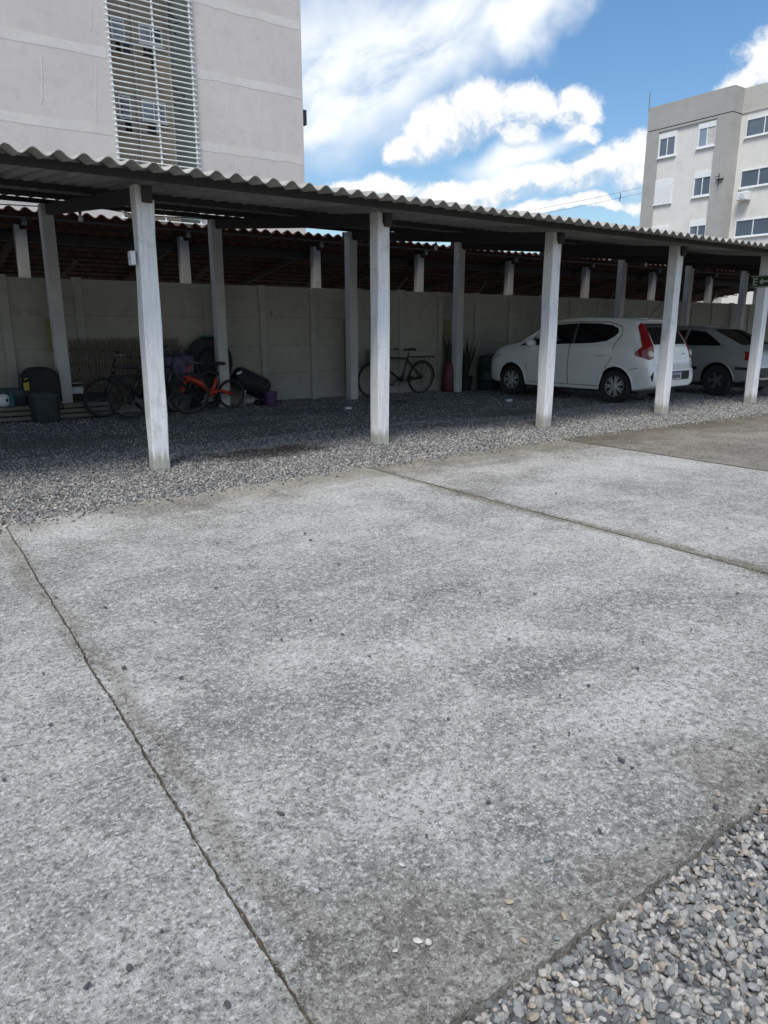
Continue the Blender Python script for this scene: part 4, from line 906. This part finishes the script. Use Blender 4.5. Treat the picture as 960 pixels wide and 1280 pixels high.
# ------------------------------------------------------------------ bicycles
def bicycle(loc, rz, r, wb, paint, label, lean=4., style='diamond', tyre='rubber', steer=0., sc=1., basket=False, rack=False, decal=False, guards=False, group=None):
    root = empty('bicycle', loc, rz, label, 'bicycle', group); root.rotation_euler = (R(lean), 0, rz)
    P = MT[paint]; bb = Vector((wb*.40, 0, r*.85)); seat = Vector((wb*.29, 0, r*2.35*sc)); head = Vector((wb*.80, 0, r*2.35*sc)); hb = Vector((wb*.845, 0, r*1.95*sc)); rear = Vector((0, 0, r)); front = Vector((wb, 0, r))
    mb = MB(); tr = .021
    if style == 'diamond':
        mb.tube([seat, bb], tr); mb.tube([bb, hb], tr*1.15); mb.tube([seat+(bb-seat)*.12, head-(head-hb)*.15], tr); mb.tube([head, hb], tr*1.3)
    elif style == 'kid':
        mb.tube([head, hb], tr*1.8); mb.tube([hb+Vector((0, 0, .03)), (wb*.55, 0, r*1.75), bb+Vector((0, 0, .08))], tr*2.4, 8); mb.tube([seat-Vector((0, 0, .12)), bb], tr*1.3)
    for sy in (-.05, .05):
        if style == 'kid': mb.tube([bb+Vector((.03, sy*.5, .08)), (wb*.2, sy, r*1.25), rear+Vector((0, sy, 0))], tr*1.5)
        else: mb.tube([bb+Vector((0, sy*.5, 0)), rear+Vector((0, sy, 0))], tr*.7); mb.tube([seat+(bb-seat)*.15+Vector((0, sy*.4, 0)), rear+Vector((0, sy, 0))], tr*.6)
    fr = mb.build('frame', P, root, smooth=True)
    if decal: MB().bar(bb.lerp(hb, .35), bb.lerp(hb, .8), .05, .04).build('frame_decal', MT['decal'], fr)
    mb = MB()
    for sy in (-.05, .05): mb.tube([hb+Vector((.01, sy*.8, -.02)), hb.lerp(front, .5)+Vector((-.01, sy, 0)), front+Vector((0, sy, 0))], tr*.8)
    mb.tube([hb, head+Vector((-.02, 0, .10))], tr*.9); mb.build('fork', P if style != 'kid' else MT['bikered'], root, smooth=True)
    ht = head+Vector((-.02, 0, .12)); hw = .27 if style != 'kid' else .22
    mb = MB(); mb.tube([ht+Vector((-.12, -hw, .04)), ht+Vector((-.02, -hw*.6, .05)), ht+Vector((.03, 0, 0)), ht+Vector((-.02, hw*.6, .05)), ht+Vector((-.12, hw, .04))], .012, 6)
    h_ = mb.build('handlebar', MT['steel'], root, smooth=True)
    for sg in (-1, 1): MB().tube([ht+Vector((-.16, sg*hw, .04)), ht+Vector((-.07, sg*hw*.9, .045))], .018, 7).build('grip', MT['blackp'], h_)
    st = seat+Vector((-.015, 0, .10)); mb = MB(); mb.tube([seat-Vector((0, 0, .05)), st], .012)
    mb.add([(st.x-.12, -.08, st.z), (st.x-.12, .08, st.z), (st.x+.0, .05, st.z+.005), (st.x+.15, .016, st.z), (st.x+.15, -.016, st.z), (st.x, -.05, st.z+.005)]+[(st.x-.13, -.085, st.z+.05), (st.x-.13, .085, st.z+.05), (st.x, .055, st.z+.04), (st.x+.155, .018, st.z+.03), (st.x+.155, -.018, st.z+.03), (st.x, -.055, st.z+.04)], [(0, 1, 2, 3, 4, 5), (11, 10, 9, 8, 7, 6)]+[(i, (i+1) % 6, (i+1) % 6+6, i+6) for i in range(6)])
    mb.build('saddle', MT['blackp'], root, bevel=.008)
    for c in (rear, front):
        mb = MB(); a_ = R(steer) if c is front else 0
        mb.lathe([(r*.90, -.012), (r*.84, -.010), (r*.84, .010), (r*.90, .012)], 36, axis='y', close=True)
        for i in range(18):
            a = 2*math.pi*i/18; mb.tube([(.018*math.cos(a+.5), (-.02 if i % 2 else .02), .018*math.sin(a+.5)), (r*.85*math.cos(a), 0, r*.85*math.sin(a))], .0022, 4)
        mb.tube([(0, -.045, 0), (0, .045, 0)], .02, 8)
        w_ = mb.build('wheel', MT['darkrim'], root, c, (0, 0, a_), autos=40)
        pr = [(r*.945+r*.065*math.cos(t), .025*math.sin(t)) for t in np.linspace(0, 2*math.pi, 9)[:-1]]
        MB().lathe(pr, 40, axis='y', close=True).build('tyre', MT[tyre], w_, smooth=True)
        if tyre == 'rubber' and guards: 
            pr = [(r*.90+.010*math.cos(t), .017*math.sin(t)) for t in np.linspace(0, 2*math.pi, 7)[:-1]]
            MB().lathe(pr, 36, axis='y', close=True).build('tyre_wall', MT['tan'], w_, smooth=True)
    mb = MB(); mb.lathe([(.085, -.006), (.085, .0), (.001, .0)], 22, axis='y', c=(bb.x, -.055, bb.z)); mb.build('chain_ring', MT['steel'], root)
    for sg, an in ((-1, -.6), (1, 2.54)):
        e = bb+Vector((.16*math.cos(an), sg*.075, .16*math.sin(an))); mb = MB(); mb.tube([bb+Vector((0, sg*.06, 0)), e], .009, 5); cr = mb.build('crank', MT['steel'], root); MB().box(e.x-.045, e.x+.045, min(e.y, e.y+sg*.09), max(e.y, e.y+sg*.09), e.z-.012, e.z+.012).build('pedal', MT['blackp'], cr)
    mb = MB(); mb.tube([bb+Vector((0, -.058, .085)), rear+Vector((0, -.058, .035))], .005, 4); mb.tube([bb+Vector((0, -.058, -.085)), rear+Vector((0, -.058, -.035))], .005, 4); mb.build('chain', MT['steel'], root)
    if rack:
        mb = MB(); z_ = r*2+.09
        for sy in (-.06, 0, .06): mb.tube([(wb*.27, sy, z_), (-.28, sy, z_)], .007, 5)
        mb.tube([(-.28, -.06, z_), (-.28, .06, z_)], .007, 5); mb.tube([(-.05, -.06, z_), (-.05, .06, z_)], .007, 5)
        for sy in (-.065, .065): mb.tube([(-.15, sy, z_), rear+Vector((0, sy*.9, 0))], .007, 5)
        mb.build('carrier', MT['bikeblack'], root)
        MB().tube([(-.30, 0, z_-.03), (-.30, 0, z_+.01)], .025, 8).build('reflector', MT['redlens'], root)
    if guards:
        for c, a0, a1 in ((rear, -.1, 2.5), (front, .7, 2.6)):
            mb = MB(); n = 14; vs = []
            for i in range(n+1):
                a = math.pi-(a0+(a1-a0)*i/n)if c is rear else (a0+(a1-a0)*i/n)
                for sy, dr_ in ((-.03, -.012), (0, 0), (.03, -.012)): vs.append((c.x+(r*1.07+dr_)*math.cos(a), sy, c.z+(r*1.07+dr_)*math.sin(a)))
            fs = [(i*3+j, i*3+j+1, i*3+j+4, i*3+j+3) for i in range(n) for j in range(2)]
            mb.add(vs, fs); o = mb.build('mudguard', P, root, smooth=True); s_ = o.modifiers.new('t', 'SOLIDIFY'); s_.thickness = .003
    if basket:
        mb = MB(); z0 = head.z-.12; x0 = wb*.86
        for zz_ in np.linspace(z0, z0+.24, 6): mb.tube([(x0, -.15, zz_), (x0+.25, -.15, zz_), (x0+.25, .15, zz_), (x0, .15, zz_), (x0, -.15, zz_)], .004, 4)
        for t in np.linspace(0, 1, 6):
            for sy in (-.15, .15): mb.tube([(x0+.25*t, sy, z0), (x0+.25*t, sy, z0+.24)], .004, 4)
            mb.tube([(x0+.25, -.15+.3*t, z0), (x0+.25, -.15+.3*t, z0+.24)], .004, 4); mb.tube([(x0+.25*t, -.15, z0), (x0+.25*t, .15, z0)], .004, 4)
        mb.build('basket', MT['bikeblack'], root)
    return root
gz = -.012
A1 = onY(525, 470, 11.9); A0 = onY(463, 470, 11.9)
bicycle((A1[0], 11.9, gz), math.pi, .335, A1[0]-A0[0], 'bikeblack', 'black roadster bicycle with rear carrier leaning on the wall behind the second post', lean=-5, rack=True, guards=True, basket=True, sc=1.0)
b0, b1 = gnd(162, 521), gnd(240, 517)
bicycle((b1[0], 11.1, gz), math.pi, .33, b1[0]-b0[0], 'bikeblack', 'black bicycle with an orange decal parked in front, beside the first post', lean=-6, decal=True, sc=1.05)
bicycle((4.85, 11.82, gz), math.pi+R(2), .32, 1.02, 'bikeblack', 'black bicycle squeezed between the wall and the orange red one', lean=-6, sc=1.12)
bicycle((4.0, 11.55, gz), math.pi+R(4), .30, 1.0, 'bikeblack', 'small dark bicycle standing behind the one with the orange decal', lean=-5, sc=1.1)
bicycle((5.13, 11.55, gz), math.pi+R(3), .245, .95, 'bikered', "child's bicycle with bright orange red frame leaning by the rear post", lean=-5, style='kid', sc=1.1)

# ------------------------------------------------------------------ things stored along the wall
def soft(name, loc, size, mat, label, cat, seed=0, flat=.15, group=None, rough=.12, rz=0., sub=3):
    """lumpy soft body (bag, bundle, covered thing)"""
    random.seed(seed); bm = bmesh.new(); bmesh.ops.create_icosphere(bm, subdivisions=sub, radius=1)
    ph = [(Vector((random.uniform(-3, 3), random.uniform(-3, 3), random.uniform(-3, 3))), random.uniform(0, 6)) for _ in range(8)]
    for v in bm.verts:
        p = v.co.copy(); q = Vector([math.copysign(abs(c_)**.62, c_) for c_ in p]); n_ = sum(math.sin(p.dot(a)*1.6+b_) for a, b_ in ph)/8
        q *= 1+rough*n_; v.co = Vector((q.x*size[0]/2, q.y*size[1]/2, (max(q.z, -1+flat)+1-flat)*size[2]/2))
    me = bpy.data.meshes.new(name); bm.to_mesh(me); bm.free(); me.materials.append(MT[mat]); me.polygons.foreach_set('use_smooth', [True]*len(me.polygons))
    o = inst(name, me, None, loc, (0, 0, rz)); return tag(o, label, cat, group)
# planks stacked at the far left
random.seed(21)
for i in range(9):
    row, colm = divmod(i, 3); z = gz+.02+row*.075; y = 11.62+colm*.17+random.uniform(-.02, .02); x0 = .9+random.uniform(-.1, .1)
    o = MB().box(0, 2.2+random.uniform(-.15, .15), -.07, .07, 0, .055).build('plank', MT['plank'], None, (x0, y, z), (0, 0, R(random.uniform(-1, 1))), bevel=.004)
    tag(o, f"grey timber plank, {['front','middle','back'][colm]} of the {['bottom','middle','top'][row]} layer of the low stack by the wall", 'plank', 'planks stacked by the wall')
g = onY(52, 490, 11.75)
bk = empty('backpack', (onY(50, 480, 11.72)[0], 11.74, .23), 0, 'large black rucksack with a yellow patch standing on the planks by the first rear post', 'bag')
mb = MB(); prof = [(-.24, 0), (-.23, .30), (-.21, .46), (-.12, .52), (.08, .53), (.2, .48), (.26, .36), (.27, 0)]
mb.prism(prof, -.14, .14); mb.build('bag_body', MT['bag'], bk, bevel=.03)
MB().tube([(-.2, -.16, .47), (-.27, -.18, .42), (-.24, -.17, .33), (-.14, -.16, .36)], .025, 6).build('strap', MT['bag'], bk)
MB().box(-.245, -.17, -.165, -.141, .20, .38).build('yellow_patch', MT['yellowp'], bk, bevel=.01)
x_ = onY(57, 520, 11.35)[0]
bn = empty('storage_bin', (x_, 11.33, gz), R(8), 'dark blue grey plastic bin standing on the gravel in front of the planks', 'bin')
mb = MB(); n = 20
def rsq(w, d, z, rr=.05): 
    return [(math.copysign(abs(math.cos(t))**.35, math.cos(t))*w, math.copysign(abs(math.sin(t))**.35, math.sin(t))*d, z) for t in [2*math.pi*(i+.5)/n for i in range(n)]]
rings = [rsq(.15, .14, 0), rsq(.165, .155, .05), rsq(.18, .17, .38), rsq(.195, .185, .385), rsq(.195, .185, .41), rsq(.17, .16, .41), rsq(.15, .14, .1)]
mb.add([p for r_ in rings for p in r_], [tuple(range(n-1, -1, -1))]+[(i*n+j, i*n+(j+1) % n, (i+1)*n+(j+1) % n, (i+1)*n+j) for i in range(6) for j in range(n)]+[tuple(6*n+j for j in range(n))]); mb.build('bin_body', MT['bin'], bn, autos=40)
MB().tube([(.12, -.19, .36), (.16, -.24, .25), (.19, -.2, .2)], .012, 6).build('handle', MT['blackp'], bn)
soft('cloth_bundle', (onY(12, 475, 11.8)[0], 11.85, .20), (.62, .4, .28), 'cloth', 'slate grey cloth bundle heaped on the planks at the far left', 'bundle', 2)
o = MB().lathe([(.001, 0), (.05, .0), (.085, .04), (.095, .09), (.08, .14), (.045, .17), (.001, .18)], 20).build('ball', MT['white'], None, (onY(3, 488, 11.55)[0], 11.55, .225), smooth=True); tag(o, 'white ball with dark spots resting on the front of the planks', 'ball')
for a in (0, 1.3, 2.6, 4.2): MB().lathe([(.026, 0), (.018, .006), (.001, .008)], 8).build('ball_spot', MT['blackp'], o, (.088*math.cos(a-1.2), .088*math.sin(a-1.2), .09), (0, R(90), a-1.2))
o = MB().lathe([(.001, 0), (.035, 0), (.04, .02), (.04, .13), (.02, .17), (.018, .2), (.001, .2)], 16).build('bottle', MT['teal'], None, (onY(13, 490, 11.55)[0], 11.5, .225), smooth=True); tag(o, 'small blue green bottle beside the white ball', 'bottle')
x_ = onY(90, 470, 11.9)[0]
o = MB().box(-.13, .13, -.1, .1, 0, .10).box(-.12, .12, -.1, .1, .102, .17, mi=1).build('carton', [MT['plate'], MT['bag']], None, (x_, 11.9, .33), bevel=.01); tag(o, 'pale carton with a black lid behind the first rear post', 'box')
o = MB().box(-.3, .35, -.12, .12, 0, .33).build('crate', MT['darkwood'], None, (x_+.1, 11.95, gz), bevel=.008); tag(o, 'dark wooden crate under the pale carton', 'crate')
# slatted cane screen leaning on the wall
xa, xb = onY(90, 445, 12.1)[0], onY(228, 440, 12.1)[0]
cs = empty('slat_screen', (xa, 12.02, .42), 0, 'weathered slatted screen with spiky top leaning on the wall behind the bicycles', 'screen'); cs.rotation_euler = (R(-5), 0, 0)
n = int((xb-xa)/.05); random.seed(4)
sm_ = MB().box(-.014, .014, -.006, .006, -.3, .70).add([(-.014, -.006, .7), (.014, -.006, .7), (.014, .006, .7), (-.014, .006, .7), (0, 0, .76)], [(0, 1, 4), (1, 2, 4), (2, 3, 4), (3, 0, 4)]).mesh('slat', MT['cane'])
for i in range(n): inst('slat', sm_, cs, (i*.05, random.uniform(-.003, .003), random.uniform(-.02, .02)), (0, R(random.uniform(-1.5, 1.5)), 0))
for z in (.02, .35, .58): MB().box(-.03, xb-xa, .008, .026, z-.02, z+.02).build('rail', MT['cane'], cs)
# big tyre with a teal cover strip
x_ = onY(262, 445, 11.95)[0]
ty = empty('spare_tyre', (x_, 11.98, .33), 0, 'large black tyre stood on edge behind the rear post with a teal strip on top', 'tyre')
pr = [(.31+.115*math.cos(t), .10*math.sin(t)) for t in np.linspace(0, 2*math.pi, 13)[:-1]]
MB().lathe(pr, 32, axis='y', close=True).build('tyre_body', MT['rubber'], ty, (0, 0, .42), smooth=True)
MB().box(-.12, .14, -.11, .05, .835, .865).build('cover_strip', MT['teal'], ty, bevel=.008)
MB().lathe([(.001, -.06), (.2, -.05), (.2, .05), (.001, .06)], 24, axis='y').build('hub_cover', MT['bag'], ty, (0, 0, .42))
o = MB().box(-.35, .25, -.1, .1, 0, .33).build('crate', MT['darkwood'], None, (x_, 12.0, gz), bevel=.01); tag(o, 'dark crate on the gravel under the big tyre', 'crate')
soft('clothes_bundle', (onY(224, 452, 11.7)[0], 11.74, .55), (.50, .3, .36), 'purplecloth', 'mauve patterned clothes piled over the bicycles right of the first post', 'bundle', 6, rough=.3)
# tilted barrel shaped grill, purple bucket and rubbish
x_ = onY(315, 475, 11.75)[0]
bg_ = empty('barbecue', (x_, 11.78, gz), 0, 'black barrel grill tipped to the right beside the rear post', 'barbecue')
mb = MB(); mb.lathe([(.001, -.33), (.16, -.33), (.19, -.27), (.20, .22), (.17, .30), (.001, .30)], 20, axis='x'); mb.build('barrel', MT['bag'], bg_, (0, 0, .38), (0, R(26), 0), autos=40)
mb = MB(); mb.tube([(-.2, -.1, 0), (-.15, -.08, .36)], .014, 6); mb.tube([(-.2, .1, 0), (-.15, .08, .36)], .014, 6); mb.tube([(.25, -.1, 0), (.12, -.08, .25)], .014, 6); mb.tube([(.25, .1, 0), (.12, .08, .25)], .014, 6); mb.build('stand', MT['steel'], bg_)
MB().bar((-.32, -.12, .56), (-.24, -.14, .60), .04, .03).build('handle', MT['white'], bg_)
MB().lathe([(.08, -.02), (.10, -.02), (.10, .02), (.08, .02)], 18, axis='y', close=True).build('stand_wheel', MT['blackp'], bg_, (.3, -.13, .15))
x_ = onY(338, 500, 11.5)[0]
bu = empty('bucket', (x_, 11.5, gz), 0, 'purple plastic bucket on the gravel in front of the grill', 'bucket')
MB().lathe([(.001, 0), (.105, 0), (.12, .22), (.132, .225), (.132, .245), (.115, .245), (.10, .03), (.001, .03)], 22).build('bucket_body', MT['purple'], bu, autos=40)
MB().tube([(.125*math.cos(a), -.02, .22+.09*math.sin(a)) for a in np.linspace(math.pi, 0, 10)], .004, 5).build('bail', MT['steel'], bu, (0, 0, 0), (R(60), 0, 0))
for i, (xp, yp, c, nm) in enumerate(((312, 503, 'white', 'crumpled white rag'), (304, 499, 'plate', 'grey paper scrap'), (325, 505, 'bag', 'dark plastic sack'))):
    g = gnd(xp, yp); soft('litter', (g[0], g[1], gz), (.2, .16, .09), c, nm+' on the gravel under the grill', 'litter', 30+i, rough=.4, sub=2)
g = gnd(436, 511); soft('litter', (g[0], g[1], gz), (.13, .09, .05), 'white', 'white paper scrap on the gravel left of the second post', 'litter', 40, rough=.4, sub=2)
g = gnd(636, 501); soft('litter', (g[0], g[1], gz), (.13, .09, .05), 'white', 'white paper scrap on the gravel by the front wheel of the white car', 'litter', 41, rough=.4, sub=2)
# red tall pot with sword leaves, a second plant and a dark drum
def sword(root, n, h, spread, seed):
    random.seed(seed)
    for i in range(n):
        a = random.uniform(0, 6.28); t = random.uniform(.2, 1)*spread; hh = h*random.uniform(.65, 1); w = .035; d = Vector((math.cos(a), math.sin(a), 0)); sd = Vector((-d.y, d.x, 0))
        vs = []
        for j in range(6):
            u = j/5; p = d*(.03+t*u**1.6)+Vector((0, 0, hh*u)); ww = w*(1-u**2.5)+.002; vs += [p-sd*ww+d*.006, p, p+sd*ww+d*.006]
        fs = [(j*3+q, j*3+q+1, j*3+q+4, j*3+q+3) for j in range(5) for q in range(2)]
        o = MB().add(vs, fs).build('leaf', MT['leaf'], root, (0, 0, 0), smooth=True); m_ = o.modifiers.new('t', 'SOLIDIFY'); m_.thickness = .006
x_ = onY(561, 470, 11.95)[0]
pt = empty('potted_plant', (x_, 11.95, gz), 0, 'sword leaved plant in a tall dark red pot beside the rear post', 'plant')
MB().lathe([(.001, 0), (.15, 0), (.16, .03), (.14, .45), (.10, .60), (.09, .64), (.075, .64), (.07, .55), (.001, .55)], 22).build('pot', MT['red'], pt, smooth=True)
e_ = empty('x'); bpy.data.objects.remove(e_)
lf = MB().lathe([(.001, .556), (.069, .556)], 16).build('soil', MT['dirt'], pt); random.seed(3)
tmp_root = bpy.data.objects.new('foliage', None); 
def leaves(root, base, n, h, spread, seed):
    before = set(root.children); sword(root, n, h, spread, seed)
    for c in root.children:
        if c not in before: c.location = base
leaves(pt, (0, 0, .55), 9, .66, .16, 5)
x_ = onY(584, 470, 11.9)[0]
p2 = empty('potted_plant', (x_, 11.95, gz), 0, 'spiky dark plant in a low black pot right of the rear post', 'plant')
MB().lathe([(.001, 0), (.12, 0), (.16, .3), (.17, .32), (.15, .32), (.001, .28)], 20).build('pot', MT['blackp'], p2, autos=40); leaves(p2, (0, 0, .26), 15, .86, .34, 8)
x_ = onY(609, 470, 11.85)[0]
dm = empty('plastic_drum', (x_, 11.78, gz), 0, 'dark teal plastic drum standing by the wall in front of the white car', 'drum')
MB().lathe([(.001, 0), (.24, 0), (.26, .03), (.265, .2), (.28, .22), (.265, .24), (.27, .48), (.285, .5), (.27, .52), (.26, .68), (.23, .74), (.001, .75)], 26).build('drum_body', MT['drum'], dm, autos=40)
MB().lathe([(.05, .75), (.05, .78), (.001, .78)], 14, c=(.12, 0, 0)).build('bung', MT['blackp'], dm)
MB().tube([(-.35, -.1, .70), (-.1, -.05, .78), (.1, .0, .76)], .012, 6).build('hose', MT['blackp'], dm)

# ------------------------------------------------------------------ small things on the carport
def bulb(x, y, z, label):
    b = empty('light_bulb', (x, y, z), 0, label, 'light bulb')
    MB().lathe([(.001, -.115), (.022, -.108), (.034, -.085), (.033, -.065), (.018, -.03), (.016, -.01), (.001, -.01)], 14).build('globe', MT['bulb'], b, smooth=True)
    MB().lathe([(.001, .03), (.02, .03), (.022, -.012), (.001, -.014)], 12).build('holder', MT['blackp'], b); MB().tube([(0, 0, .03), (.004, 0, .16)], .004, 5).build('flex', MT['cable'], b)
for (xp, yp, Y, lab) in ((100, 266, 11.3, 'bare bulb hanging under the roof by the first rear post'), (545, 303, 11.3, 'bare bulb hanging left of the third rear post'), (808, 323, 10.8, 'bare bulb hanging left of the fourth front post'), (126, 277, 11.3, '')):
    if not lab: continue
    q = onY(xp, yp, Y); bulb(q[0], Y, min(q[2], zsheet(Y)-.2), lab)
q = onY(160, 322, YF-.02)
nb_ = empty('meter_box', (XP[2]-.082, YF, q[2]), 0, 'small white box fixed to the left side of the first front post', 'box'); MB().box(-.045, -.001, -.045, .045, -.06, .06).build('case', MT['white'], nb_, bevel=.006); MB().box(-.048, -.0455, -.03, .03, -.02, .02).build('cover_plate', MT['plate'], nb_)
# sign on the right-most front post
q = onX(950, 352, XP[6]-.08)
sg = empty('direction_sign', (XP[6]-.084, YF, q[2]), 0, 'dark green sign with a pale E and arrow on the right hand post', 'sign')
MB().box(-.012, -.001, -.16, .20, -.10, .10).build('board', MT['greensign'], sg)
MB().box(-.0145, -.0125, -.15, .19, .085, .095).box(-.0145, -.0125, -.15, .19, -.095, -.085).build('border', MT['signpale'], sg)
mb = MB(); y_ = .16
mb.box(-.016, -.0125, .135, .155, -.06, .06); 
for z in (-.06, -.01, .04): mb.box(-.016, -.0125, .075, .134, z, z+.02)
mb.build('letter', MT['signpale'], sg)
MB().prism([(.045, 0), (-.01, .055), (-.01, -.055)], -.016, -.0125, axis='x').box(-.016, -.0125, -.12, -.0105, -.014, .014).build('arrow', MT['signpale'], sg)
# loose cable slung between the two roofs
a = Vector(onY(-20, 262, 12.05)); b_ = Vector((XR[2], 12.0, 3.0)); pts = []
cable_pts = [(XR[1], 12.0, 3.03), (XR[1]+1.3, 12.15, 2.98), (XR[2], 12.0, 3.02), (XR[2]+.7, 12.1, 3.10), (XR[2]+1.4, 12.1, 3.04), (XR[3], 12.0, 3.05)]
o = MB().tube(cable_pts, .008, 5).build('electric_cable', MT['cable']); tag(o, 'thin black cable strung along the rear edge of the corrugated roof', 'cable')
# power line in front of the clouds
pw = empty('power_line', (0, 60, 0), 0, 'thin overhead wires crossing the sky left of the cream building', 'power line')
for dy in (0, 7):
    p0 = Vector(onY(640, 266+dy, 60)); p1 = Vector(onY(804, 234+dy, 62)); d = p1-p0
    MB().tube([p0-d*.8, p0-d*.3-Vector((0, 0, .1)), p0.lerp(p1, .5)-Vector((0, 0, .15)), p1, p1+d*.6], .018, 5).build('wire', MT['cable'], pw, (0, -60, 0))
q = onY(775, 247, 61.5); MB().tube([(q[0], q[1], q[2]-.5), (q[0]+.05, q[1], q[2]+.5)], .05, 6).tube([(q[0]-.25, q[1], q[2]-.1), (q[0]+.25, q[1], q[2]+.1)], .04, 6).build('insulator', MT['cable'], pw, (0, -60, 0))
